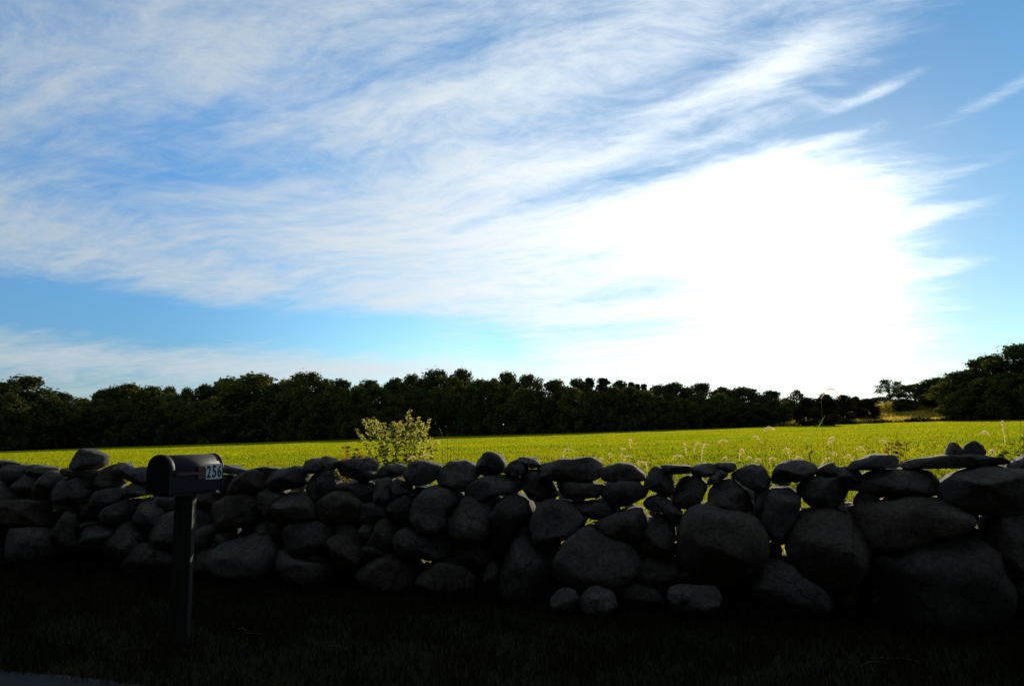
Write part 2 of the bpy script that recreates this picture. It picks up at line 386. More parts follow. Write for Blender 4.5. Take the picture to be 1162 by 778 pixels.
vo = t.nodes.new('ShaderNodeTexVoronoi'); vo.feature = 'DISTANCE_TO_EDGE'; vo.inputs['Scale'].default_value = 3.2; t.links.new(ad.outputs[0], vo.inputs['Vector'])
crk = ramp(t, vo.outputs['Distance'], [(.0, (.18, .18, .18)), (.022, (1, 1, 1))])
msk = ramp(t, tnoise(t, 2.1, 3, .5, 'pos').outputs['Fac'], [(.50, (0, 0, 0)), (.58, (1, 1, 1))])
c = mixc(t, msk, c, mixc(t, 1.0, c, crk, 'MULTIPLY'))
hh = t.nodes.new('ShaderNodeMath'); hh.operation = 'MULTIPLY_ADD'; t.links.new(n2_.outputs['Fac'], hh.inputs[0]); hh.inputs[1].default_value = 1.0; t.links.new(n3_.outputs['Fac'], hh.inputs[2])
principled(t, out, c, .88, spec=.25, normal=bump(t, hh.outputs[0], 1.0, .02)); STONE = m

def spline(pts, n):
    m_ = len(pts); outp = []
    for k in range(n):
        u = k / n * m_; i = int(u); f = u - i
        p0, p1, p2, p3 = (pts[(i + j) % m_] for j in (-1, 0, 1, 2))
        outp.append(tuple(.4 * (p1[q] * (1 - f) + p2[q] * f) + .6 * .5 * (2 * p1[q] + (p2[q] - p0[q]) * f + (2 * p0[q] - 5 * p1[q] + 4 * p2[q] - p3[q]) * f * f + (3 * p1[q] - p0[q] - 3 * p2[q] + p3[q]) * f ** 3) for q in (0, 1)))
    return outp
def stone_geo(pts_px, depth=None, s_off=0.0, n=44, lay=15, seed=0, e=3.0, facets=13, rough=1.0, grow=1.115):
    """a rounded field stone: the outline gives its face, its depth runs through the wall; facets and pitting make it rock"""
    rnd = random.Random(seed); ol = spline(pts_px, n)
    P = []
    for (px, py) in ol:
        w = wall_pt(px, py, s_off); P.append(((w.x - WP0.x) * WD.x + (w.y - WP0.y) * WD.y, w.z))
    cu = sum(p[0] for p in P) / n; cz = sum(p[1] for p in P) / n
    P = [(cu + (p[0] - cu) * grow, cz + (p[1] - cz) * grow) for p in P]
    du = max(p[0] for p in P) - min(p[0] for p in P); dh = max(p[1] for p in P) - min(p[1] for p in P)
    size = sqrt(du * dh)
    if depth is None: depth = min(.62, max(.22, size * rnd.uniform(.95, 1.25)))
    v = []
    for j in range(1, lay):
        tt = -pi / 2 + pi * j / lay; sc = abs(cos(tt)) ** (2 / e); dd = math.copysign(abs(sin(tt)) ** (2 / e), tt) * depth / 2
        for (u, z) in P: v.append(Vector(((u - cu) * sc, dd, (z - cz) * sc)))
    v += [Vector((0, -depth / 2, 0)), Vector((0, depth / 2, 0))]
    for k in range(facets):
        nn_ = Vector((rnd.gauss(0, .7), -1 if rnd.random() < .75 else 1, rnd.gauss(0, .7))).normalized()
        mx = max(p.dot(nn_) for p in v); cut = mx * rnd.uniform(.70, .93)
        for i, p in enumerate(v):
            ex = p.dot(nn_) - cut
            if ex > 0: v[i] = p - nn_ * ex * .84
    off = Vector((rnd.uniform(-50, 50), rnd.uniform(-50, 50), rnd.uniform(-50, 50)))
    for i, p in enumerate(v):
        d = p.normalized(); q = p * (1.9 / max(size, .08)) + off
        a = (noise.fractal(q, 1.0, 2.0, 3) * .05 - abs(noise.noise(q * .8 + off)) * .05) * size * rough
        a += noise.fractal(p * 16 + off, .8, 2.0, 3) * .007
        v[i] = p + d * a
    f = []
    for j in range(lay - 2):
        for k in range(n):
            a = j * n; f.append((a + k, a + (k + 1) % n, a + n + (k + 1) % n, a + n + k))
    c0 = (lay - 1) * n
    for k in range(n): f.append(((k + 1) % n, k, c0)); f.append(((lay - 2) * n + k, (lay - 2) * n + (k + 1) % n, c0 + 1))
    org = WP0 + WD * cu + WN * s_off
    V = [(org.x + WD.x * p.x + WN.x * p.y, org.y + WD.y * p.x + WN.y * p.y, cz + p.z) for p in v]
    return V, f, size
def stone_obj(name, V, f, parent=None):
    V = [Vector(v) for v in V]; c = sum(V, Vector()) / len(V); c.z = min(v.z for v in V)
    me = bpy.data.meshes.new(name); me.from_pydata([tuple(v - c) for v in V], [], f)
    me.polygons.foreach_set('use_smooth', [True] * len(f)); me.materials.append(STONE); me.update()
    o = link(name, me, parent); o.location = c - (parent.location if parent else Vector()); return o

REG = {'A': (0, 500, 4.863), 'B': (140, 520, 4.863), 'C': (270, 510, 4.863), 'D': (400, 510, 4.576), 'E': (530, 500, 3.705), 'F': (680, 500, 3.705), 'G': (830, 500, 3.705), 'H': (980, 490, 3.383)}
STONES = {
'A': ["-30,190 -10,112 40,110 90,125 60,150 10,185", "10,170 50,140 120,130 165,165 140,210 70,235 15,210", "140,140 210,130 300,150 310,180 240,185 160,175",
 "85,235 130,200 200,180 250,215 240,260 170,300 100,285", "-40,240 50,240 90,280 140,310 60,340 -40,350", "240,230 300,170 340,190 300,290 250,320 180,310",
 "300,290 340,210 420,190 480,215 500,260 480,310 400,325 310,315", "340,160 380,150 440,165 540,160 540,190 470,215 360,190",
 "525,260 530,210 580,160 655,122 680,160 665,220 620,260 560,280", "655,140 690,120 725,145 700,180 665,190", "-30,440 20,370 110,330 250,330 320,370 330,430 260,465 100,460",
 "285,330 340,318 400,335 370,350 310,348", "480,310 540,285 660,262 690,300 660,345 590,375 520,350", "430,400 440,350 500,325 560,350 590,390 540,430 450,425",
 "590,400 650,355 740,320 780,370 740,430 660,450 610,440", "35,600 50,520 110,470 220,475 300,520 325,590 290,650 150,660 50,640", "330,560 340,470 390,390 440,410 430,500 430,580 380,600",
 "435,580 450,520 520,470 600,460 640,500 600,570 530,600 460,595", "440,470 500,445 560,450 470,490", "600,600 620,530 690,480 760,490 800,560 740,640 640,650", "-40,470 40,480 30,560 -40,600",
 "320,350 400,345 440,370 430,395 360,410 325,395", "685,270 729,240 790,250 780,300 710,310", "460,180 540,165 545,230 520,265 500,280 480,240"],
'B': ["0,170 60,140 130,145 180,190 120,200 40,205", "10,240 60,222 105,230 90,290 40,320 0,300", "75,320 95,250 150,218 220,260 240,330 190,380 110,370", "205,230 240,205 300,205 300,250 250,290 215,260",
 "175,400 200,350 270,300 350,300 380,400 330,480 230,480 185,450", "60,590 90,500 160,455 260,480 300,560 270,650 120,650", "0,370 60,340 130,380 170,420 120,450 0,470",
 "410,220 440,185 520,185 570,210 540,260 470,270 415,250", "485,340 510,270 580,220 680,195 760,230 760,310 700,360 600,378 510,375", "540,40 590,35 690,72 620,85 550,70",
 "625,150 640,110 729,60 800,90 790,170 700,200 640,180", "390,430 440,380 500,360 530,400 470,470 400,510", "500,470 540,410 605,400 590,450 530,475",
 "510,500 580,470 640,440 729,402 820,420 860,520 830,620 720,670 580,620 530,570", "400,590 430,520 500,510 530,580 500,640 420,640", "540,100 620,95 630,150 600,185 540,190",
 "5,100 30,60 110,45 180,60 180,130 60,130", "380,270 480,280 500,350 440,390 390,410 370,340", "-10,480 50,460 80,490 60,560 0,590"],
'C': ["-60,200 0,140 70,120 130,150 190,190 140,230 60,250 -40,240", "75,120 110,100 200,98 240,115 210,150 140,150", "180,180 200,130 260,100 330,90 380,110 380,170 330,210 230,220",
 "375,110 385,65 420,45 460,60 470,100 430,130 395,130", "450,60 490,40 530,60 520,110 460,120", "95,280 150,220 190,210 245,250 230,320 180,370 140,330", "205,370 230,300 270,250 340,235 420,265 440,340 435,380 300,380",
 "455,320 500,255 580,225 650,240 700,290 690,360 640,400 520,400 465,360", "290,450 310,410 370,390 470,395 520,430 540,500 500,550 400,580 310,550", "110,430 140,395 180,410 185,460 150,485 115,460",
 "180,410 240,390 290,410 280,480 210,520 190,470", "530,80 580,60 720,45 780,60 740,120 640,160 560,130", "540,220 570,190 605,190 620,210 570,230", "395,185 430,130 520,120 540,190 510,245 450,270 400,235",
 "350,600 400,580 490,590 480,615 400,620", "180,660 210,580 280,550 340,590 480,620 520,680 420,730 220,730", "540,450 560,415 630,410 640,440 600,465 550,470", "525,530 550,480 640,430 700,470 720,560 660,640 580,640 540,590",
 "-50,280 60,260 110,300 140,360 80,400 -20,415 -60,350"],
'D': ["0,140 50,108 105,112 120,150 60,165", "125,130 160,90 230,75 280,90 262,125 200,150 140,150", "285,130 295,80 340,60 420,60 455,90 440,150 380,182 310,180", "440,140 450,100 510,65 600,60 650,100 650,160 600,215 530,220 460,175",
 "0,215 0,180 60,165 120,190 115,260 60,270 20,250", "115,240 130,160 200,150 210,200 190,260 150,285", "190,200 230,155 290,170 310,210 240,235", "185,300 200,250 270,230 320,260 310,350 250,380 200,350",
 "295,225 350,195 395,205 360,240 310,240", "305,350 320,280 380,220 450,192 535,230 550,270 500,310 495,400 430,435 340,410", "500,380 510,320 560,260 640,245 720,260 730,400 670,470 580,460 520,430",
 "40,300 100,275 170,290 190,360 150,390 60,390 50,340", "50,430 60,390 100,380 120,405 100,450 65,455", "90,480 120,410 190,350 250,390 240,440 190,495 120,500", "50,550 60,505 110,495 180,510 150,550 80,570",
 "200,510 250,430 300,405 400,435 520,450 545,500 500,550 400,558 300,545", "550,540 555,480 640,475 720,500 730,570 680,605 590,590", "40,660 60,600 130,545 220,520 310,570 350,660 300,730 100,730",
 "355,680 380,610 460,580 580,610 640,660 620,720 450,740", "460,580 520,555 590,560 570,600 500,600"],
'E': ["42,110 50,70 90,47 140,60 160,100 150,135 100,155 55,145", "160,130 190,90 240,80 250,120 225,145 180,145", "205,90 230,68 290,75 305,100 270,115", "292,130 300,100 420,75 520,70 560,95 565,140 520,165 400,168 310,155",
 "5,240 10,200 60,160 140,142 210,155 230,190 200,215 130,230 60,250", "225,170 240,130 290,125 350,165 375,220 350,245 290,250 250,210", "382,205 388,172 480,172 580,185 580,220 520,238 420,240",
 "440,260 520,248 600,245 620,310 560,320 490,300", "65,280 75,235 110,222 140,245 130,280 95,298", "88,360 110,300 150,250 210,228 262,262 270,330 200,385 170,440 120,435 100,390",
 "275,320 300,270 350,245 420,260 480,310 492,330 450,390 370,432 310,440 285,390", "220,375 250,355 275,375 260,400 230,398", "140,620 150,500 190,430 250,400 300,440 350,480 375,580 380,640 320,680 200,670",
 "65,565 80,525 115,515 135,540 130,590 90,605", "385,530 395,470 450,400 520,352 620,390 690,440 730,500 700,560 640,610 540,640 430,620", "358,680 370,640 410,620 455,635 475,680 450,715 390,720",
 "482,680 500,630 545,610 600,630 625,680 600,715 520,725", "320,460 375,450 390,520 375,600 360,520"],
'F': ["5,140 20,110 80,93 140,100 190,140 185,165 110,172 30,170", "15,220 30,185 90,172 160,175 198,205 180,240 110,270 50,265 25,245", "195,180 210,130 240,110 300,140 312,170 298,228 260,220 205,198", "190,260 210,238 270,232 340,295 345,330 320,350 270,300 210,285",
 "0,340 60,305 150,278 182,292 192,360 170,440 120,445 70,400 10,375", "175,450 195,380 240,310 310,352 318,400 290,460 220,475", "260,460 280,430 318,436 322,480 280,485", "165,560 180,495 240,475 310,490 335,540 320,590 260,615 190,600",
 "265,105 300,98 380,105 382,128 340,142 280,130", "385,115 440,95 530,105 560,130 480,145 400,150", "490,95 570,92 580,115 540,130", "314,250 322,190 360,155 425,160 448,200 425,255 370,285 322,275", "455,180 470,150 510,122 540,140 510,170 470,185",
 "460,270 465,215 500,180 560,160 620,200 640,290 560,295 480,285", "330,420 345,330 390,288 470,275 560,300 640,320 690,400 690,500 640,570 520,610 420,590 350,500", "335,560 350,515 390,505 430,540 430,590 390,610 350,590",
 "300,660 310,620 380,605 480,620 510,660 480,700 340,710", "40,640 80,590 160,590 240,620 270,670 230,700 90,700"],
'G': ["0,150 30,115 80,97 130,110 165,160 150,200 100,210 50,185", "170,160 190,100 240,82 320,85 358,110 340,150 270,172 190,180", "350,130 380,105 420,93 440,115 425,150 370,155", "280,200 295,175 340,157 430,155 480,185 488,215 460,265 390,290 330,265 297,230",
 "95,280 100,210 150,195 160,260 130,320 105,310", "130,330 140,260 170,210 245,203 285,240 280,290 240,370 200,410 160,405 135,380", "265,320 270,292 330,284 370,290 310,315 275,330", "220,430 240,370 310,315 400,290 480,300 530,360 570,440 560,540 510,600 420,610 320,560 240,490",
 "135,455 180,425 205,440 205,480 150,490", "90,590 110,520 170,490 240,505 300,560 380,610 420,660 380,700 200,700 100,650", "445,275 470,262 485,285 460,300", "430,150 440,115 520,110 560,150 540,195 500,205", "450,640 470,615 520,620 535,660 510,690 460,680"],
'H': ["-90,140 -40,110 50,88 120,90 140,115 120,138 20,145", "-40,210 0,160 100,145 230,150 275,180 282,230 230,245 100,245 10,230", "145,125 200,105 330,85 440,85 550,105 560,122 460,133 300,138 180,138", "545,140 570,115 620,88 680,80 680,150 600,150",
 "295,240 300,195 350,157 460,142 600,145 660,180 660,290 560,320 450,308 340,285", "-35,275 -20,235 30,225 55,245 50,270 10,280", "-60,350 -40,290 60,268 180,256 290,270 375,310 395,345 330,390 200,425 60,455 -20,420", "350,390 400,355 435,370 460,408 440,416 370,410",
 "465,390 475,335 560,315 680,310 680,500 600,530 530,500 490,445", "20,560 50,490 130,440 280,415 400,425 480,475 530,560 540,660 500,740 300,750 100,730 40,650", "560,620 580,570 640,550 690,560 690,690 600,680", "385,330 410,305 440,325 430,350 405,350",
 "30,640 30,610 50,605 60,640 45,660", "530,560 560,525 620,530 600,560", "680,320 740,150 800,160 800,420 720,420", "690,540 760,440 830,470 830,680 700,690"],
}
wall = empty('stone_wall', (WP0.x, WP0.y, 0), 'long dry stone wall of dark rounded boulders and flat capstones between verge and field', 'wall')
PART_LABEL = {('F', 14): 'huge rounded boulder with a crack across its face', ('H', 9): 'largest boulder, half sunk in the verge grass', ('G', 7): 'big domed boulder', ('E', 3): 'long pale flat capstone',
 ('H', 2): 'long thin capstone slab with two small stones on it', ('E', 0): 'nearly round black capstone', ('E', 15): 'small round stone at the wall foot', ('E', 16): 'round stone at the wall foot', ('G', 1): 'blocky flat topped capstone',
 ('G', 12): 'pale quartz stone low in the wall', ('E', 12): 'tall upright boulder'}
allst = []
FOOT = {('E', 15), ('E', 16), ('F', 16)}     # small stones lying out at the wall's foot
sd_i = 0
for rg, lst in STONES.items():
    ox, oy, sc = REG[rg]
    for k, sline in enumerate(lst):
        sd_i += 1
        pts = [(ox + float(a.split(',')[0]) / sc, oy + float(a.split(',')[1]) / sc) for a in sline.split()]
        V, f, size = stone_geo(pts, None, -.24 if (rg, k) in FOOT else random.uniform(-.03, .03), seed=sd_i, grow=1.115 if sum(q[1] for q in pts) / len(pts) > 546 else 1.06)
        allst.append((size, V, f, (rg, k)))
allst.sort(key=lambda q: -q[0])
for size, V, f, key in allst[:100]:
    o = stone_obj('stone', V, f, wall)
    if key in PART_LABEL: o['label'] = PART_LABEL[key]
# the rest: small pinning stones and the second face of the wall behind, left open where daylight shows through
GAPS = [(62, 598), (51, 545), (171, 562), (188, 560), (274, 600), (152, 564), (361, 570), (349, 553), (410, 576), (396, 547), (491, 551), (526, 562), (458, 541), (487, 634), (597, 561), (592, 559), (630, 546), (634, 564), (668, 592), (663, 596), (638, 619), (681, 543), (670, 565),
 (737, 561), (734, 581), (730, 570), (724, 571), (740, 556), (800, 565), (798, 570), (766, 539), (784, 537), (766, 616), (769, 630), (773, 578), (707, 577), (901, 550), (912, 571), (914, 575), (965, 563), (869, 610), (887, 623), (962, 555), (1075, 534), (1066, 541), (1064, 546), (1005, 565), (1058, 565), (1091, 578),
 (1113, 585), (1111, 598), (1114, 602), (1119, 620), (1116, 616), (1064, 611), (1085, 533), (1130, 529)]
rest_v, rest_f = [], []
def add_rest(V, f):
    b = len(rest_v); rest_v.extend(V); rest_f.extend(tuple(b + i for i in q) for q in f)
for size, V, f, key in allst[100:]: add_rest(V, f)
SB = .36
gp = []
for gpt in GAPS:
    w = wall_pt(*gpt, SB); gp.append((((w.x - WP0.x) * WD.x + (w.y - WP0.y) * WD.y), w.z))
TOP = [(-40, 527), (0, 527), (60, 532), (110, 535), (160, 530), (250, 533), (300, 536), (345, 528), (400, 527), (450, 533), (500, 530), (560, 527), (640, 533), (700, 530), (760, 533), (830, 531), (900, 532), (960, 533), (1040, 524), (1100, 526), (1200, 520)]
rnd = random.Random(5)
def px_of(u, z, s):
    p = WP0 + WD * u + WN * s; d = Vector((p.x, p.y, z - CAM_Z)); F = Vector((0, cos(PITCH), sin(PITCH))); U = Vector((0, -sin(PITCH), cos(PITCH)))
    k = d.dot(F); return 581 + d.x / k * FPX, 389 - d.dot(U) / k * FPX
u = -1.2
while u < 10.2:
    z = .02
    while z < 1.2:
        uu, zz = u + rnd.uniform(-.03, .03), z + rnd.uniform(-.02, .02); r = .105
        px, py = px_of(uu, zz, SB)
        top = np.interp(px, [q[0] for q in TOP], [q[1] for q in TOP])
        _, py_t = px_of(uu, zz + r, SB)
        while r > .035 and min(math.hypot(uu - a, (zz - b)) for a, b in gp) < r * 1.12 + .012: r -= .01
        _, py_t = px_of(uu, zz + r, SB)
        if r > .035 and py_t > top + 6:
            ring = []
            for k in range(7):
                a = 2 * pi * k / 7; rr = r * rnd.uniform(.92, 1.12); ring.append(px_of(uu + cos(a) * rr * 1.08, zz + sin(a) * rr, SB))
            V, f, _ = stone_geo(ring, .34 if r > .09 else r * 3, SB, n=16, lay=8, seed=rnd.randint(0, 9999))
            add_rest(V, f)
        z += .125
    u += .155
me = bpy.data.meshes.new('packing_stone'); me.from_pydata([(v[0] - WP0.x, v[1] - WP0.y, v[2]) for v in rest_v], [], rest_f)
me.polygons.foreach_set('use_smooth', [True] * len(rest_f)); me.materials.append(STONE); me.update()
o = link('packing_stone', me, wall); o['kind'] = 'stuff'

def loose(region, line, label, depth=None):
    ox, oy, sc = REG[region]; pts = [(ox + float(a.split(',')[0]) / sc, oy + float(a.split(',')[1]) / sc) for a in line.split()]
    V, f, _ = stone_geo(pts, depth, 0.0, seed=hash(label) % 997 if False else len(label)); tag(stone_obj('loose_stone', V, f), label, 'stone', 'loose stones lying on top of the wall')
loose('A', "385,140 430,60 480,50 560,80 575,110 540,140 470,162 400,160", 'dark blunt stone lying alone on top of the wall beside the mailbox')
loose('H', "318,78 340,40 380,70 375,86 325,86", 'small pointed stone on the long capstone slab, next to a rounded one')
loose('H', "388,80 395,50 425,40 450,55 455,84 395,87", 'small round topped stone on the long capstone slab, next to a pointed one')

# ------------------------------------------------------------------ mailbox
def simple(name, col, rough=.5, metal=0., spec=.5, nsc=30, var=.25, bmp=.1):
    m, t, out = nodes_of(name); n = tnoise(t, nsc, 5, .6)
    c = mixc(t, var, col, ramp(t, n.outputs['Fac'], [(.3, tuple(x * .4 for x in col)), (.7, tuple(min(1, x * 1.5) for x in col))]))
    rr = t.nodes.new('ShaderNodeMapRange'); rr.inputs[3].default_value = max(0, rough - .12); rr.inputs[4].default_value = min(1, rough + .12); t.links.new(n.outputs['Fac'], rr.inputs[0])
    principled(t, out, c, rr.outputs[0], metal, spec, bump(t, n.outputs['Fac'], bmp, .004)); return m
BLACKM = simple('black_enamel', (.009, .009, .010), .6, 0, .16, 40, .3, .06)
REDM = simple('dull_red_plastic', (.07, .012, .010), .5, 0, .4, 30, .2)
WHITEM = simple('white_plate', (.62, .63, .62), .55, 0, .4, 60, .1)
INKM = simple('black_figures', (.012, .012, .012), .6, 0, .3, 60, .1)
m, t, out = nodes_of('weathered_post'); 
cc = t.nodes.new('ShaderNodeTexCoord'); mp = t.nodes.new('ShaderNodeMapping'); mp.inputs['Scale'].default_value = (40, 40, 2.2); t.links.new(cc.outputs['Object'], mp.inputs[0])
n = t.nodes.new('ShaderNodeTexNoise'); n.inputs['Scale'].default_value = 1; n.inputs['Detail'].default_value = 6; t.links.new(mp.outputs[0], n.inputs['Vector'])
c = ramp(t, n.outputs['Fac'], [(.3, (.014, .012, .010)), (.7, (.036, .031, .026))]); principled(t, out, c, .85, 0, .2, bump(t, n.outputs['Fac'], .6, .004)); POSTM = m

bm_d = ray(204.5, 700); k_ = 4.78 / bm_d.y; MBP = Vector((bm_d.x * k_, 4.78, 0))
mb = empty('mailbox', MBP, 'black arched metal mailbox numbered 256 on a square wooden post', 'mailbox')
# local frame: -Y to the road (door end), +X side carries the flag and number
mb.rotation_euler = (0, 0, R(-23))
BW, BL, BH0 = .170, .415, .132        # width, length, straight side height
ZB = .898
def arch(w, h0, n=18, grow=0.0):
    r = w / 2 + grow; pts = [(-r, -grow), (-r, h0)]
    pts = [(-r, -grow)] + [(-r * cos(pi * k / n), h0 + r * sin(pi * k / n)) for k in range(n + 1)] + [(r, -grow)]
    return pts
def extrude_arch(pts, y0, y1, z0, bev=.0):
    gq = Geo(); n = len(pts)
    ys = [(y0, 1 - bev), (y0 + bev * .08, 1), (y1 - bev * .08, 1), (y1, 1 - bev)] if bev else [(y0, 1), (y1, 1)]
    cz_ = sum(p[1] for p in pts) / n
    for (yy, s_) in ys:
        for (a, b) in pts: gq.v.append(Vector((a * s_, yy, z0 + cz_ + (b - cz_) * s_)))
    for j in range(len(ys) - 1):
        for k in range(n):
            a = j * n; gq.f.append((a + k, a + (k + 1) % n, a + n + (k + 1) % n, a + n + k)); gq.sm.append(k not in (n - 1,) and k > 0 and k < n - 2)
    gq.f.append(tuple(range(n))[::-1]); gq.sm.append(False); gq.f.append(tuple(range((len(ys) - 1) * n, len(ys) * n))); gq.sm.append(False)
    return gq
ga = extrude_arch(arch(BW, BH0), -BL / 2 + .012, BL / 2, ZB, .06); ga.build('body', BLACKM, mb)
gd = extrude_arch(arch(BW, BH0, grow=.005), -BL / 2 - .012, -BL / 2 + .030, ZB, .03); door = gd.build('door', BLACKM, mb)
gk = Geo(); gk.tube([(0, -BL / 2 - .012, ZB + .185), (0, -BL / 2 - .034, ZB + .187), (0, -BL / 2 - .036, ZB + .205), (0, -BL / 2 - .012, ZB + .212)], [.006] * 4, 8); gk.build('handle', BLACKM, door)
gb = extrude_arch(arch(BW, BH0, grow=.004), BL / 2 - .012, BL / 2 + .004, ZB, .03); gb.build('rear_rim', BLACKM, mb)
def box(gq, x0, x1, y0, y1, z0, z1):
    b = len(gq.v); gq.v += [Vector((x, y, z)) for z in (z0, z1) for y in (y0, y1) for x in (x0, x1)]
    for q in ((0, 2, 3, 1), (4, 5, 7, 6), (0, 1, 5, 4), (2, 6, 7, 3), (0, 4, 6, 2), (1, 3, 7, 5)): gq.f.append(tuple(b + i for i in q)); gq.sm.append(False)
XS = BW / 2
gf = Geo()
for k in range(1):
    box(gf, XS + .004, XS + .008, -.180, -.005, ZB + .100, ZB + .116)       # arm
    box(gf, XS + .004, XS + .0085, -.005, .052, ZB + .070, ZB + .145)      # paddle
flag = gf.build('flag', REDM, mb)
gp_ = Geo(); gp_.tube([(XS + .001, -.172, ZB + .108), (XS + .014, -.172, ZB + .108)], [.011, .011], 14); gp_.build('pivot', BLACKM, flag)
PY0, PY1, PZ0, PZ1 = .064, .196, ZB + .066, ZB + .158
gp2 = Geo(); box(gp2, XS + .001, XS + .004, PY0, PY1, PZ0, PZ1); plate = gp2.build('number_plate', WHITEM, mb)
cellw = (PY1 - PY0) / 3
for k, ch in enumerate('256'):
    cu_ = bpy.data.curves.new('digit', 'FONT'); cu_.body = ch; cu_.size = .105; cu_.extrude = .0012; cu_.offset = .0020; cu_.align_x = 'CENTER'
    to = bpy.data.objects.new('digit_tmp', cu_); COL.objects.link(to)
    dg = bpy.context.evaluated_depsgraph_get(); me = bpy.data.meshes.new_from_object(to.evaluated_get(dg)); bpy.data.objects.remove(to)
    xs = [v.co.x for v in me.vertices]; ys = [v.co.y for v in me.vertices]; sx = (cellw * .74) / (max(xs) - min(xs)); sy = .074 / (max(ys) - min(ys)); cx = (max(xs) + min(xs)) / 2
    for v in me.vertices:
        a, b, c_3 = v.co; v.co = (XS + .0048 + c_3, PY0 + cellw * (k + .5) + (a - cx) * sx, PZ0 + .009 + (b - min(ys)) * sy)
    me.materials.clear(); me.materials.append(INKM); me.name = 'digit'; link('digit', me, plate)
gs = Geo(); box(gs, -.072, .072, -.17, .17, ZB - .022, ZB - .001); gs.build('mounting_board', POSTM, mb)
gpo = Geo(); PW = .052
for zz in (-.15, .3, .6, ZB - .023):
    for (a, b) in ((-PW, -PW), (PW, -PW), (PW, PW), (-PW, PW)): gpo.v.append(Vector((a, b, zz)))
for j in range(3):
    for k in range(4): a = j * 4; gpo.f.append((a + k, a + (k + 1) % 4, a + 4 + (k + 1) % 4, a + 4 + k)); gpo.sm.append(False)
gpo.f += [(3, 2, 1, 0), (12, 13, 14, 15)]; gpo.sm += [False, False]
po = gpo.build('post', POSTM, mb); po.rotation_euler = (0, 0, R(33))
bv = po.modifiers.new('edge', 'BEVEL'); bv.width = .006; bv.segments = 2

# ------------------------------------------------------------------ foxtail grasses behind the wall
FOXM = foliage_mat('foxtail_bristles', (.78, .61, .36), (.97, .78, .44), .85, .12)
STEMM = foliage_mat('grass_stem', (.12, .12, .03), (.40, .36, .06), .5, .2)
BROWNM = foliage_mat('brown_seed_head', (.14, .07, .03), (.25, .10, .04), .4, .2)
# px of arch start, arch top, arch end (head), plus label
FOX = [
 ((640, 523), (641, 511), (651, 511), 'thick tan foxtail arched over the long pale flat capstone'),
 ((682, 529), (682, 521), (687, 523), 'small foxtail hook at the end of the pale flat capstone'),
 ((692, 520), (692, 515), (694, 519), 'faint tiny foxtail standing free behind the long pale capstone'),
 ((706, 522), (705, 511), (710, 510), 'upright foxtail hook above the black oval stone, behind a flatter one'),
 ((707, 524), (711, 518), (717, 519), 'foxtail bowed low over the black oval stone top'),
 ((717, 509), (714, 500), (718, 502), 'highest of the foxtails above the black oval stone, bent at its tip'),
 ((726, 529), (725, 524), (731, 525), 'double bent foxtail in the notch after the black oval stone'),
 ((734, 536), (733, 526), (730, 527), 'upright bright foxtail in the notch after the black oval stone'),
 ((763, 521), (768, 517), (775, 518), 'low faint foxtail lying over the first thin flat capstone'),
 ((779, 517), (777, 506), (777, 504), 'straight blurred foxtail stalk over the gap of two thin capstones'),
 ((788, 515), (790, 504), (798, 504), 'taller of two parallel foxtail hooks above the second thin capstone'),
 ((796, 524), (798, 507), (805, 505), 'lower of two parallel foxtail hooks above the second thin capstone'),
 ((815, 504), (819, 500), (827, 501), 'foxtail arched flat in mid field above the second thin capstone'),
 ((820, 522), (822, 519), (826, 521), 'little foxtail bump touching the end of the second thin capstone'),
 ((839, 523), (841, 511), (844, 514), 'straight foxtail hook beside the gap before the domed capstone'),
 ((847, 523), (850, 519), (854, 522), 'tiny foxtail just over the top of the domed capstone'),
 ((864, 503), (859, 496), (854, 496), 'foxtail on a straight stalk over the domed capstone, nodding to the mailbox side'),
 ((867, 490), (872, 485), (880, 488), 'highest foxtail of the middle, arched flat against the far field'),
 ((857, 525), (860, 521), (864, 524), 'small foxtail on the slope of the domed capstone, under others'),
 ((873, 527), (875, 520), (881, 522), 'foxtail hook between the domed and the blocky capstone'),
 ((896, 522), (894, 510), (889, 511), 'bright foxtail hook standing on the near corner of the blocky capstone'),
 ((901, 523), (905, 518), (911, 521), 'low foxtail on the middle of the blocky capstone top'),
 ((920, 523), (919, 514), (924, 512), 'dark straight foxtail at the far corner of the blocky capstone'),
 ((933, 527), (937, 521), (943, 520), 'foxtail bowed beside the small black cap after the blocky capstone'),
 ((938, 505), (942, 501), (946, 496), 'blurred forked foxtail in mid field above the small black cap'),
 ((939, 516), (944, 513), (950, 517), 'foxtail arch above the small black cap'),
 ((947, 501), (944, 497), (940, 503), 'tan foxtail drooping beside the forked one in mid field'),
 ((957, 520), (963, 517), (967, 523), 'foxtail at the tip of the wedge shaped capstone'),
 ((971, 511), (977, 508), (983, 513), 'foxtail lying flat above the wedge shaped capstone'),
 ((997, 502), (1003, 500), (1008, 506), 'foxtail nodding beside the brown bramble sprigs'),
 ((1121, 516), (1125, 511), (1130, 515), 'low foxtail at the tip of the long capstone slab'),
 ((1141, 505), (1138, 482), (1137, 480), 'plump blurred upright foxtail near the wall end'),
 ((1112, 493), (1117, 490), (1122, 493), 'faint foxtail in the field beyond the two small stones'),
 ((472, 521), (482, 516), (492, 519), 'foxtail bent low under the pale flowering weed'),
 ((462, 522), (468, 518), (473, 521), 'small foxtail hook at the foot of the pale flowering weed'),
]
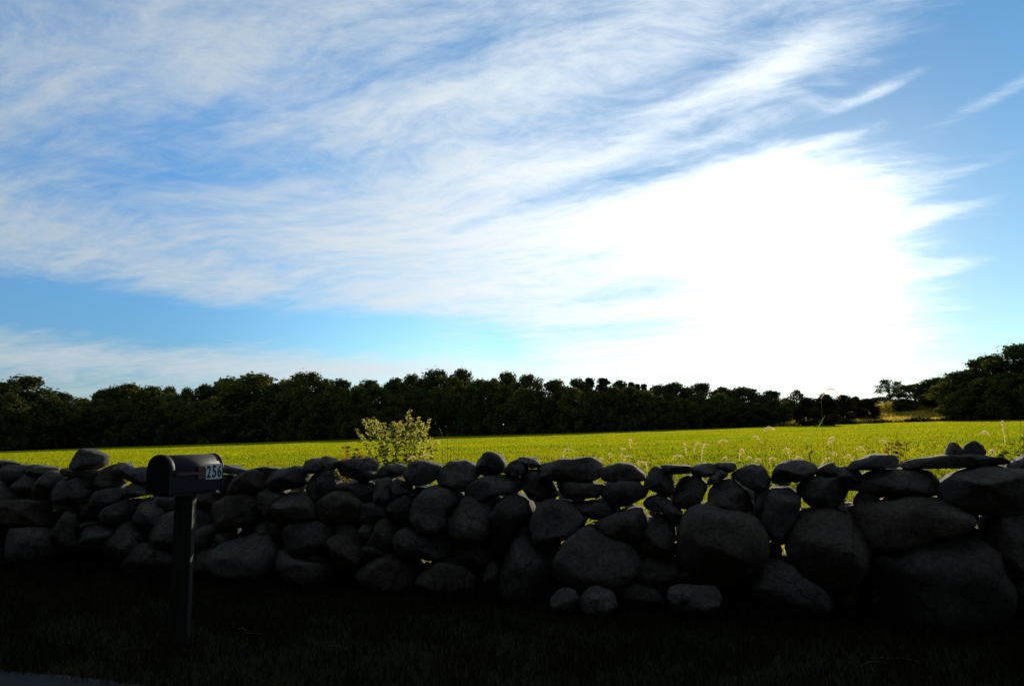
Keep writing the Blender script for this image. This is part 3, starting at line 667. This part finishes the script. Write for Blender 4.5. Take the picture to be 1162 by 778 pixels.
def fox(spec, sback, head_r=.0125):
    a, b, c_, label = spec
    A, B, C_ = (wall_pt(*q, sback) for q in (a, b, c_))
    lx_ = A.x + random.uniform(-.08, .08) + WN.x * .1; ly_ = A.y + random.uniform(.0, .12); g0 = Vector((lx_, ly_, float(terrain(lx_, ly_))))
    o = empty('foxtail_plant', g0, label, 'grass', 'foxtail grasses behind the wall')
    s_ = Geo(); mid = (g0 + A) / 2 + Vector((random.uniform(-.03, .03), random.uniform(-.03, .03), .02))
    def bez(p0, p1, p2, n): return [(p0 * (1 - u) ** 2 + p1 * 2 * u * (1 - u) + p2 * u * u) for u in (k / n for k in range(n + 1))]
    stem = bez(g0, mid, A, 6); s_.tube([p - g0 for p in stem], [.0022 - .0008 * k / 6 for k in range(7)], 5); s_.build('stem', STEMM, o)
    hd = bez(A, B * 2 - (A + C_) / 2, C_, 12)
    h_ = Geo(); rad = [head_r * .12 * (.45 + 1.0 * sin(pi * min(1, (k + 1.5) / 13.5)) ** .7) for k in range(13)]
    h_.tube([p - g0 for p in hd], rad, 6)
    for k in range(110):
        u = random.random() * 11.99; i = int(u); p = hd[i].lerp(hd[i + 1], u - i); d = (hd[i + 1] - hd[i]).normalized()
        rv_ = Vector((random.gauss(0, 1), random.gauss(0, 1), random.gauss(0, 1))); rv_ = (rv_ - d * rv_.dot(d)).normalized()
        L = head_r * random.uniform(1.0, 1.9) * sin(pi * min(1, (u + 1.5) / 13.5)) ** .5; q = p - g0; w = d.cross(rv_) * .0022
        h_.poly([q - w, q + w, q + rv_ * L + d * L * .8])
    h_.build('seed_head', BROWNM if 'dark' in label else FOXM, o)
    lf = Geo(); ang_ = random.uniform(0, 6.3); p = g0.lerp(A, .35); dv = Vector((cos(ang_), sin(ang_), .9)).normalized(); sw = Vector((-sin(ang_), cos(ang_), 0)) * .005; LL = random.uniform(.14, .26)
    p0, p1, p2 = p - g0, p - g0 + dv * LL * .6, p - g0 + dv * LL * .8 + Vector((cos(ang_), sin(ang_), -.3)) * LL * .35
    lf.poly([p0 - sw * .5, p0 + sw * .5, p1 + sw, p1 - sw]); lf.poly([p1 - sw, p1 + sw, p2]); lf.build('leaf', STEMM, o)
    return o
for k, spec in enumerate(FOX): fox(spec, .45 + .5 * ((k * .37) % 1))
# the tall one that arches over the far trees, with its broad blade
arch_o = fox(((932, 452), (943, 441), (954, 452), 'tall arched foxtail whose ring shows over the far treeline'), 1.0, .0115)
gbld = Geo(); p0 = wall_pt(924, 492, .95) - arch_o.location; p1 = wall_pt(937, 470, .95) - arch_o.location; w_ = Vector((.007, 0, .003)); pm = (p0 + p1) / 2
pz = p0 - (p1 - p0) * .5
gbld.poly([pz - w_ * .6, pz + w_ * .6, p0 + w_ * .9, p0 - w_ * .9]); gbld.poly([p0 - w_ * .9, p0 + w_ * .9, pm + w_ * .7, pm - w_ * .7]); gbld.poly([pm - w_ * .7, pm + w_ * .7, p1])
GREENB = foliage_mat('green_blade', (.05, .09, .015), (.20, .34, .03), .5, .1); gbld.build('blade', GREENB, arch_o)

# ------------------------------------------------------------------ weeds on the wall
WEEDLEAF = foliage_mat('weed_leaf', (.028, .045, .012), (.05, .08, .010), .5, .5, (.04, .055, .014), (.20, .25, .03), 9)
PLUME = foliage_mat('weed_plume', (.26, .24, .05), (.66, .57, .12), .6, .55)
REDLEAF = foliage_mat('red_leaf', (.07, .035, .015), (.26, .07, .012), .5, .5, (.05, .05, .012), (.16, .13, .02), 14)
TWIG = simple('brown_twig', (.06, .045, .03), .8, 0, .2, 60)
def weed(name, tips, base_px, sback, label, leafmat, leafL, plume, spread=.25, stem_r=.005, leaf_n=26, cat='weed', bare=0.0):
    bp = wall_pt(*base_px, sback); g0 = Vector((bp.x, bp.y, float(terrain(bp.x, bp.y)))); o = empty(name, g0, label, cat)
    st, lf, fl = Geo(), Geo(), Geo()
    for (tx, ty) in tips:
        sb = sback + random.uniform(-.2, .2); T = wall_pt(tx, ty, sb)
        b = g0 + Vector((random.gauss(0, spread * .3), random.gauss(0, spread * .3), 0)); mid = b.lerp(T, .55) + Vector((b.x - T.x, b.y - T.y, .25 * (T - b).length)) * .22
        pts = [(b * (1 - u) ** 2 + mid * 2 * u * (1 - u) + T * u * u) - g0 for u in (k / 10 for k in range(11))]
        st.tube(pts, [stem_r * (1 - .08 * k) for k in range(11)], 5)
        for k in range(leaf_n):
            u = random.uniform(.25 + bare, .97) * 10; i = min(9, int(u)); p = pts[i].lerp(pts[i + 1], u - i); a = random.uniform(0, 6.3)
            d = Vector((cos(a), sin(a), random.uniform(-.2, .7))); L = leafL * random.uniform(.5, 1.15) * (1.15 - .05 * u)
            lf.leaf(p, d, Vector((random.gauss(0, 1), random.gauss(0, 1), random.gauss(0, .6))), L, L * .46)
        if plume:
            for k in range(plume):
                u = 10 - abs(random.gauss(0, 1.1)); u = max(6.5, min(9.99, u)); i = min(9, int(u)); p = pts[i].lerp(pts[i + 1], u - i)
                a = random.uniform(0, 6.3); d = Vector((cos(a), sin(a), random.uniform(-.1, 1.2))).normalized(); q = p + d * random.uniform(.0, .028) * (1.3 - (u - 7) * .25)
                fl.leaf(q, d, Vector((random.gauss(0, 1), random.gauss(0, 1), 1)), random.uniform(.010, .022), .010)
    st.build('stem', STEMM if plume or (leafmat is WEEDLEAF and name != 'dry_twig_weed' and name != 'climbing_weed') else TWIG, o); lf.build('foliage', leafmat, o)
    if plume: fl.build('flower_spike', PLUME, o)
    return o
weed('flowering_weed', [(412, 476), (418, 475), (404, 487), (408, 493), (423, 473), (430, 477), (436, 480), (442, 487), (447, 479), (451, 481), (455, 478), (459, 481), (465, 465), (468, 474), (472, 481), (476, 474), (480, 480), (474, 488), (487, 477), (484, 486), (462, 490), (440, 493), (428, 486), (490, 497), (478, 495), (496, 500)],
     (450, 600), .85, 'tall leafy weed with pale flower spikes glowing above the wall', WEEDLEAF, .080, 100, .32, leaf_n=46)
weed('red_leaved_weed', [(392, 503), (400, 508), (410, 504), (385, 513), (396, 514), (406, 513), (420, 506), (416, 514), (430, 510), (378, 517)], (405, 590), .7, 'low weed with reddish leaves beside the taller flowering weed', REDLEAF, .095, 0, .4, .004, 40)
weed('dry_twig_weed', [(508, 491), (512, 494), (505, 500), (516, 495), (522, 500), (501, 488)], (509, 600), .75, 'thin bare dark twigs standing beside the flowering weed', WEEDLEAF, .03, 0, .06, .005, 5, bare=.3)
weed('grass_sprig', [(524, 500), (528, 498), (520, 505), (532, 503)], (526, 600), .8, 'faint spindly sprig just before the round black capstone', WEEDLEAF, .03, 0, .05, .002, 4)
weed('bramble', [(1017, 489), (1012, 497), (1020, 498), (1026, 499), (1008, 505), (1029, 505), (1022, 508)], (1018, 590), .6, 'brown bramble sprigs with small leaves above the wedge shaped capstone', REDLEAF, .075, 0, .12, .005, 30, 'bramble')
weed('thin_sprig', [(1053, 498), (1058, 495), (1048, 503)], (1052, 590), .8, 'thin pale sprig between the bramble and the two small stones', REDLEAF, .018, 0, .08, .002, 6)
weed('climbing_weed', [(1158, 476), (1162, 484), (1152, 500), (1145, 497), (1138, 505), (1156, 508), (1148, 512)], (1152, 590), .55, 'dark leafy weed climbing at the far end of the long capstone slab', WEEDLEAF, .09, 0, .15, .0045, 24)

# ------------------------------------------------------------------ trees
LEAFD = foliage_mat('dark_leaf', (.046, .060, .018), (.065, .080, .012), .4, .5, (.078, .080, .018), (.11, .105, .012), .07)
LEAFO = foliage_mat('olive_leaf', (.085, .092, .022), (.13, .13, .014), .42, .5, (.062, .070, .016), (.09, .095, .012), .10)
NEEDLE = foliage_mat('needle', (.020, .030, .012), (.022, .028, .006), .30, .4, (.028, .034, .013), (.03, .034, .006), .2)
CEDARM = foliage_mat('cedar_spray', (.024, .026, .012), (.030, .026, .006), .3, .4, (.032, .030, .012), (.036, .03, .006), .2)
BARK = simple('bark', (.05, .042, .034), .9, 0, .1, 3, .5, .6)
def unit(n):
    v = np.random.normal(size=(n, 3)); return v / np.linalg.norm(v, axis=1)[:, None]
def leaves_mesh(name, P, N, size, mat):
    """one small pointed leaf spray (two triangles, folded) at each point, turned about N"""
    n = len(P); r = unit(n); a = np.cross(N, r); a /= np.linalg.norm(a, axis=1)[:, None] + 1e-9; b = np.cross(N, a)
    s = (size * np.random.uniform(.6, 1.4, n))[:, None]
    V = np.stack([P - a * s, P + b * s * .55 + N * s * .2, P + a * s, P - b * s * .55 + N * s * .2], 1).reshape(-1, 3)
    return np_mesh(name, V, np.arange(n * 4), 4, mat)
def proto_broad(seed, n=9000, low=.06, width=.62, leaf=.020, mat=LEAFD, lobes=80, top_bias=1.0, open_=0.0):
    """unit-height tree: crown lobes placed in an uneven dome down to `low`, leaf sprays on and in each lobe"""
    rs = np.random.RandomState(seed); C = []; 
    for k in range(lobes):
        h = low + (1 - low) * (k + .5) / lobes; env = width / 2 * (sin(pi * min(1, (h - low) / (1 - low) * .86 + .14)) ** .62)
        a = rs.uniform(0, 2 * pi); r = env * sqrt(rs.uniform(.12, 1)) * .92; rad = rs.uniform(.04, .10) * (1 if h < .85 else .8)
        C.append((r * cos(a), r * sin(a), min(h, 1 - rad * .7), rad))
    C = np.array(C); w = C[:, 3] ** 2; idx = np.random.choice(len(C), n, p=w / w.sum())
    d = unit(n); d[:, 2] = np.where(rs.uniform(size=n) < .2, np.abs(d[:, 2]), d[:, 2]); rr = C[idx, 3] * np.abs(np.random.normal(.85, .28, n))
    P = C[idx, :3] + d * rr[:, None] * np.array([1.0, 1.0, 1.2]); N = d + unit(n) * .8; N /= np.linalg.norm(N, axis=1)[:, None]
    crown = leaves_mesh('crown', P, N, leaf, mat)
    tr = Geo(); rnd_ = random.Random(seed); k2 = [rnd_.uniform(-.02, .02) for _ in range(8)]
    pts = [Vector((k2[0] * h, k2[1] * h * 2, h)) for h in (-.03, .05, .2, .4, .6, .8)]; tr.tube(pts, [.030, .022, .018, .014, .009, .003], 8)
    for k in range(11):
        tgt = C[rs.randint(len(C))]; h0 = rnd_.uniform(.15, .6); p0 = Vector((k2[0] * h0, k2[1] * 2 * h0, h0)); p2 = Vector(tgt[:3]); p1 = p0.lerp(p2, .5) + Vector((0, 0, .04))
        tr.tube([p0, p1, p2], [.009, .006, .002], 5)
    me = bpy.data.meshes.new('trunk'); me.from_pydata([tuple(v) for v in tr.v], [], tr.f); me.materials.append(BARK); me.polygons.foreach_set('use_smooth', tr.sm)
    return crown, me
def proto_conifer(seed, n=4200, width=.34, mat=NEEDLE, leaf=.02, fat=1.0, tiers=16, low=.05):
    rs = np.random.RandomState(seed); Ps, Ns = [], []; tr = Geo(); tr.tube([(0, 0, -.03), (0, 0, .3), (.006, .004, .7), (0, 0, .985)], [.020, .015, .009, .002], 7)
    per = n // (tiers * 6)
    for k in range(tiers):
        h = low + (1 - low) * (k / tiers) ** .95; R0 = width / 2 * (1 - h) ** fat * 1.0 + .012
        for b in range(6):
            a = rs.uniform(0, 2 * pi); L = R0 * rs.uniform(.65, 1.2); u = np.sqrt(rs.uniform(0.02, 1, per)); 
            x = L * u * cos(a) + rs.normal(0, .018, per); y = L * u * sin(a) + rs.normal(0, .018, per); z = h + L * u * rs.uniform(-.1, .35) + rs.normal(0, .012, per)
            Ps.append(np.stack([x, y, np.where(z > 1, 1 - (z - 1) * .8, z)], -1)); tr.tube([(0, 0, h), (L * .9 * cos(a), L * .9 * sin(a), h + L * .1)], [.004, .0012], 4)
    P = np.concatenate(Ps); N = unit(len(P)); N[:, 2] += .6; N /= np.linalg.norm(N, axis=1)[:, None]
    crown = leaves_mesh('crown', P, N, leaf, mat)
    me = bpy.data.meshes.new('trunk'); me.from_pydata([tuple(v) for v in tr.v], [], tr.f); me.materials.append(BARK); me.polygons.foreach_set('use_smooth', tr.sm)
    return crown, me
PROTO = {
 'broad': [proto_broad(11), proto_broad(12, lobes=66, width=.7), proto_broad(13, width=.56), proto_broad(14, lobes=95, width=.66)],
 'dome': [proto_broad(21, low=.25, width=.72, lobes=90), proto_broad(22, low=.3, width=.66, lobes=74)],
 'olive': [proto_broad(31, mat=LEAFO, lobes=90, width=.7, n=10000), proto_broad(32, mat=LEAFO, lobes=76, width=.64)],
 'spike': [proto_conifer(51, width=.34, fat=1.0, n=6000), proto_conifer(52, width=.40, fat=.95, n=6000)],
 'cedar': [proto_broad(61, n=9000, width=.56, low=.0, mat=CEDARM, lobes=80), proto_broad(62, n=9000, width=.5, low=.0, mat=CEDARM, lobes=70)],
 'airy': [proto_broad(71, low=.5, width=.55, lobes=34, n=2200, leaf=.020)],
 'edge': [proto_broad(81, low=.0, width=.85, lobes=90, leaf=.022), proto_broad(82, low=.0, width=.8, lobes=80, leaf=.022), proto_broad(83, low=.0, width=.9, lobes=95, mat=LEAFO, leaf=.022), proto_broad(84, low=.0, width=.85, lobes=70, leaf=.022)],
}
cnt = {}
def tree(kind, px, ytop, wpx, back, label, group, name=None, base=None):
    """stands where the sight line meets the field's far edge, `back` metres further on; its height follows from its top"""
    g0 = on_ground(px, base if base is not None else float(edge_far(px))); d = g0.normalized(); p = g0 + d * back
    z0 = float(terrain(p.x, p.y)); r = ray(px, ytop); top = CAM_Z + r.z / r.y * p.y; H = top - z0
    L = PROTO[kind]; crown, trunk = L[cnt.get(kind, 0) % len(L)]; cnt[kind] = cnt.get(kind, 0) + 1
    if kind in ('broad', 'dome', 'olive'): wpx *= 1.16
    o = empty(name or {'pine': 'pine_tree', 'spike': 'conifer_tree', 'cedar': 'cedar_tree', 'edge': 'bushy_tree'}.get(kind, 'broadleaf_tree'), (p.x, p.y, z0 - .1), label, 'tree', group)
    c1 = link('crown', crown, o); t1 = link('trunk', trunk, o)
    wn_ = max(v for v in (crown.vertices[0].co.x, .001)); base_w = {'broad': .70, 'dome': .76, 'olive': .74, 'pine': .52, 'spike': .36, 'cedar': .55, 'airy': .85, 'edge': .92}[kind]
    W = wpx / FPX * p.y / base_w
    for q in (c1, t1): q.scale = (W, W, H); q.rotation_euler = (0, 0, (px * 1.7) % 6.28)
    return o
G1 = 'trees of the far treeline'
SKY = [
 ('broad', -40, 436, 70, 18, 'dark broad tree cut by the edge at the start of the treeline'),
 ('broad', 20, 429, 80, 10, 'ragged dark tree standing tallest at the start of the treeline'),
 ('broad', 68, 447, 52, 16, 'dark tree sloping down beside the ragged tallest first tree'),
 ('broad', 93, 453, 36, 26, 'lowest tree top in the dip after the ragged first tree'),
 ('broad', 115, 443, 42, 14, 'small dark dome just after the dip in the treeline'),
 ('broad', 143, 437, 62, 16, 'broad flat topped tree behind the lone loose stone'),
 ('olive', 172, 440, 50, 12, 'flat topped tree with an olive sunlit shoulder above the mailbox'),
 ('dome', 191, 441, 26, 22, 'narrow capped tree top directly above the mailbox'),
 ('dome', 208, 442, 26, 22, 'small round tree top just past the mailbox number'),
 ('broad', 229, 438, 48, 20, 'dark tree rising towards the big olive tree'),
 ('broad', 257, 431, 60, 26, 'tall dark tree right behind the shoulder of the big olive tree'),
 ('olive', 289, 427, 96, 6, 'big olive green tree, the palest and broadest of the treeline'),
 ('dome', 322, 433, 40, 26, 'dark tree in the notch between the olive tree and the round dome'),
 ('dome', 349, 425, 64, 20, 'large round dark dome just after the big olive tree'),
 ('broad', 383, 432, 48, 20, 'dark tree top on the far slope of the round dome'),
 ('broad', 415, 433, 50, 18, 'even dark tree behind the red leaved weed'),
 ('broad', 449, 431, 54, 18, 'even dark tree behind the flowering weed'),
 ('dome', 467, 427, 38, 26, 'raised dark top just behind the tallest flower spike'),
 ('dome', 497, 422, 54, 22, 'highest round dome of the middle treeline'),
 ('dome', 522, 421, 36, 26, 'small separate dome with sky under its edge beside the highest one'),
 ('broad', 547, 432, 48, 18, 'low dark tree between two pairs of domes'),
 ('dome', 573, 425, 48, 24, 'first of the pair of flat domes above the round black capstone'),
 ('dome', 600, 427, 40, 24, 'second of the pair of flat domes above the round black capstone'),
 ('broad', 632, 432, 54, 18, 'dark tree behind the long pale capstone'),
 ('broad', 657, 431, 36, 18, 'dark tree just before the spiky tops'),
 ('spike', 669, 427, 26, 20, 'first of the two ragged spiky tops in the treeline'),
 ('spike', 686, 427, 34, 18, 'second, wider of the two ragged spiky tops in the treeline'),
 ('broad', 704, 433, 36, 18, 'dark tree just after the spiky tops'),
 ('spike', 717, 432, 19, 26, 'first of three small pointed conifer tips'),
 ('spike', 724, 434, 17, 28, 'lowest, middle of three small pointed conifer tips'),
 ('spike', 731, 434, 19, 26, 'last of three small pointed conifer tips'),
 ('broad', 748, 438, 38, 20, 'low tree just past the conifer tips'),
 ('broad', 769, 435, 46, 18, 'dark tree above the first thin flat capstone'),
 ('broad', 795, 436, 52, 16, 'dark tree above the second thin flat capstone'),
 ('broad', 820, 440, 44, 18, 'dark tree above the end of the thin capstones'),
 ('broad', 846, 440, 50, 16, 'dark tree above the domed capstone'),
 ('broad', 874, 444, 44, 14, 'last full tree of the treeline before the gap'),
 ('airy', 905, 443, 36, 16, 'thin airy tree at the near side of the gap'),
 ('broad', 1040, 436, 42, 66, 'dark tree right behind the airy one past the meadow'),
 ('broad', 1068, 429, 54, 62, 'rounded tree at the foot of the sloping grove'),
 ('broad', 1100, 421, 66, 12, 'tree in the middle of the sloping grove'),
 ('broad', 1130, 404, 70, 14, 'tall ragged tree near the top of the sloping grove'),
 ('broad', 1166, 392, 86, 10, 'tallest tree of the sloping grove, cut by the edge'),
 ('broad', 1225, 388, 90, 8, 'tree beyond the tallest of the sloping grove'),
]
for k_, px, yt, w, bk, lb in SKY: tree(k_, px, yt, w * 1.15, bk, lb, 'trees of the sloping grove' if px > 1030 else G1)
for k_, px, yt, w, bk, bs, lb, nm in [
 ('cedar', 917, 451, 28, 6, 483.5, 'dark column of a cedar at the near side of the golden meadow', None),
 ('cedar', 937, 447, 30, -4, 483, 'widest dark cedar, straight under the foxtail ring', None),
 ('cedar', 958, 448, 26, 3, 481, 'first of three dark cedars crowded in the meadow', None),
 ('cedar', 972, 450, 22, 8, 480, 'middle of three dark cedars crowded in the meadow', None),
 ('cedar', 985, 452, 26, -2, 480, 'last of three dark cedars crowded in the meadow', None),
 ('edge', 1000, 450, 42, 22, 478, 'round bushy tree at the foot of the airy tree', None),
 ('airy', 1011, 431, 46, 26, 478, 'airy tree with sky showing through, rising from the meadow', 'broadleaf_tree'),
 ('airy', 1022, 452, 12, 12, 478, 'little bare stemmed tree on the meadow slope', 'sapling_tree'),
 ('edge', 1021, 473, 16, 4, 479, 'dark low bush at the foot of the little bare stemmed tree', 'bush'),
 ('edge', 1098, 441, 50, 2, 477.5, 'low bushy tree at the foot of the sloping grove by the meadow', None),
 ('edge', 1118, 431, 62, 0, 477, 'olive tinted bushy tree at the front of the sloping grove', None),
 ('edge', 1150, 424, 64, 0, 476.5, 'dark bushy tree at the front of the sloping grove by the edge', None),
 ('edge', 1195, 420, 74, 0, 476, 'bushy tree beyond the front of the sloping grove', None)]:
    o_ = tree(k_, px, yt, w * 1.1, bk, lb, 'trees around the golden meadow' if px < 1060 else 'trees of the sloping grove', nm, bs)
    if nm == 'bush': o_['category'] = 'bush'
for px, yt in ((893, 452), (925, 455), (948, 456), (965, 455), (990, 456), (1028, 452)):
    tree('edge', px, yt, 34, 70, 'small distant dark tree closing the gap behind the cedars', 'distant trees behind the cedars', None, 480)
rnd = random.Random(3); px = -60; skx = [s[1] for s in SKY]; sky_y = [s[2] for s in SKY]
while px < 892:
    yt = float(np.interp(px, skx[:38], sky_y[:38])) + rnd.uniform(5, 19)
    tree('edge', px, yt, rnd.uniform(44, 66), rnd.uniform(1, 7), 'dark bushy tree in the shaded front row at the field edge', 'shaded front row of the far treeline')
    px += rnd.uniform(17, 25)
# shaded scrub that closes the foot of the treeline
Pq = []
for px in np.arange(-110, 1270, 1.1):
    if 893 < px < 1084: continue
    g0 = on_ground(px, float(edge_far(px)))
    yt_ = float(np.interp(px, skx, sky_y)); rt_ = ray(px, yt_); top_ = CAM_Z + rt_.z / rt_.y * g0.y - float(terrain(g0.x, g0.y))
    for k in range(22):
        u_ = random.uniform(3, 40); p = g0 + g0.normalized() * u_; hgt = random.uniform(0, 1) * min(3.5 + .24 * u_, .74 * top_)
        Pq.append((p.x + random.uniform(-.4, .4), p.y, float(terrain(p.x, p.y)) + hgt))
Pq = np.array(Pq); N = unit(len(Pq)); N[:, 1] -= .5; N /= np.linalg.norm(N, axis=1)[:, None]
tag(link('undergrowth', leaves_mesh('undergrowth', Pq, N, .55, LEAFD)), 'dark scrub filling the foot of the far treeline', 'undergrowth', kind='stuff')
# golden meadow of goldenrod in the gap
GOLD = foliage_mat('golden_meadow', (.24, .16, .03), (.70, .46, .06), .62, .45, (.15, .12, .02), (.48, .36, .05), .12)
Pm = []
for k in range(52000):
    px = random.uniform(872, 1100); g0 = on_ground(px, float(edge_far(px))); p = g0 + g0.normalized() * (random.random() ** 1.2 * 75 + 1)
    Pm.append((p.x, p.y))
Pm = np.array(Pm); zz = terrain(Pm[:, 0], Pm[:, 1]); 
hm = (.7 + .5 * np.sin(Pm[:, 0] * .35) * np.sin(Pm[:, 1] * .27 + 1)) * np.random.uniform(.6, 1.3, len(Pm))
tag(link('meadow_grass', blades(np.stack([Pm[:, 0], Pm[:, 1], zz], -1), hm, np.full(len(Pm), .22), .3, 'meadow_grass', GOLD, .3, 1)), 'golden tall weeds of the meadow between cedars and grove', 'meadow', kind='stuff')
# dark tussocks along the meadow's front edge
Pq = []
for px in np.arange(884, 1075, .8):
    g0 = on_ground(px, float(edge_far(px)))
    dn = .5 + .5 * sin(px * .11) * sin(px * .043 + 1)
    for k in range(int(1 + 9 * dn)):
        p = g0 + g0.normalized() * random.uniform(0, 4); Pq.append((p.x, p.y, float(terrain(p.x, p.y)) + random.uniform(0, .3 + .6 * dn)))
Pq = np.array(Pq); N = unit(len(Pq))
tag(link('scrub', leaves_mesh('scrub', Pq, N, .34, CEDARM)), 'low dark scrub along the front of the golden meadow', 'undergrowth', kind='stuff')

# unseen trees added across the road, behind the viewpoint, to darken the wall's near face
for k in range(12):
    p = WP0 + WD * (-30 + 5.2 * k + random.uniform(-.8, .8)) + WN * (-14.5 + random.uniform(-.8, .8)); crown, trunk = PROTO['cedar'][k % 2]
    o = empty('added_shade_tree', (p.x, p.y, -.1), 'large unseen tree added across the road to shade the stone wall', 'tree', 'unseen trees added for shade across the road')
    for nm, me in (('crown', crown), ('trunk', trunk)):
        q = link(nm, me, o); q.scale = (22, 22, 18); q.rotation_euler = (0, 0, k * 2.1)

PALEBARK = simple('pale_bark', (.20, .17, .13), .9, 0, .1, 3, .4, .3)
for k, (px, yt, lean, lb) in enumerate([(64, 488, -1.6, 'first of the pale leaning bare saplings before the dark trees at the field edge'), (74, 486, -1.2, 'second of the pale leaning bare saplings before the dark trees at the field edge'), (91, 490, .2, 'straight pale bare sapling beside the leaning ones at the field edge')]):
    g0 = on_ground(px, float(edge_far(px))); z0 = float(terrain(g0.x, g0.y)); r = ray(px, yt); H = CAM_Z + r.z / r.y * g0.y - z0
    o = empty('sapling_tree', (g0.x, g0.y, z0 - .05), lb, 'tree', 'pale saplings at the field edge')
    q = Geo(); pts = [Vector((lean * u * u * 1.6, 0, H * u)) for u in (0, .2, .4, .6, .8, 1)]; q.tube(pts, [.07, .065, .055, .045, .03, .012], 6)
    for u in (3, 4): q.tube([pts[u], pts[u] + Vector((.35 * (-1) ** u, .1, .5)), pts[u] + Vector((.5 * (-1) ** u, .15, 1.0))], [.025, .015, .006], 5)
    q.build('trunk', PALEBARK, o)
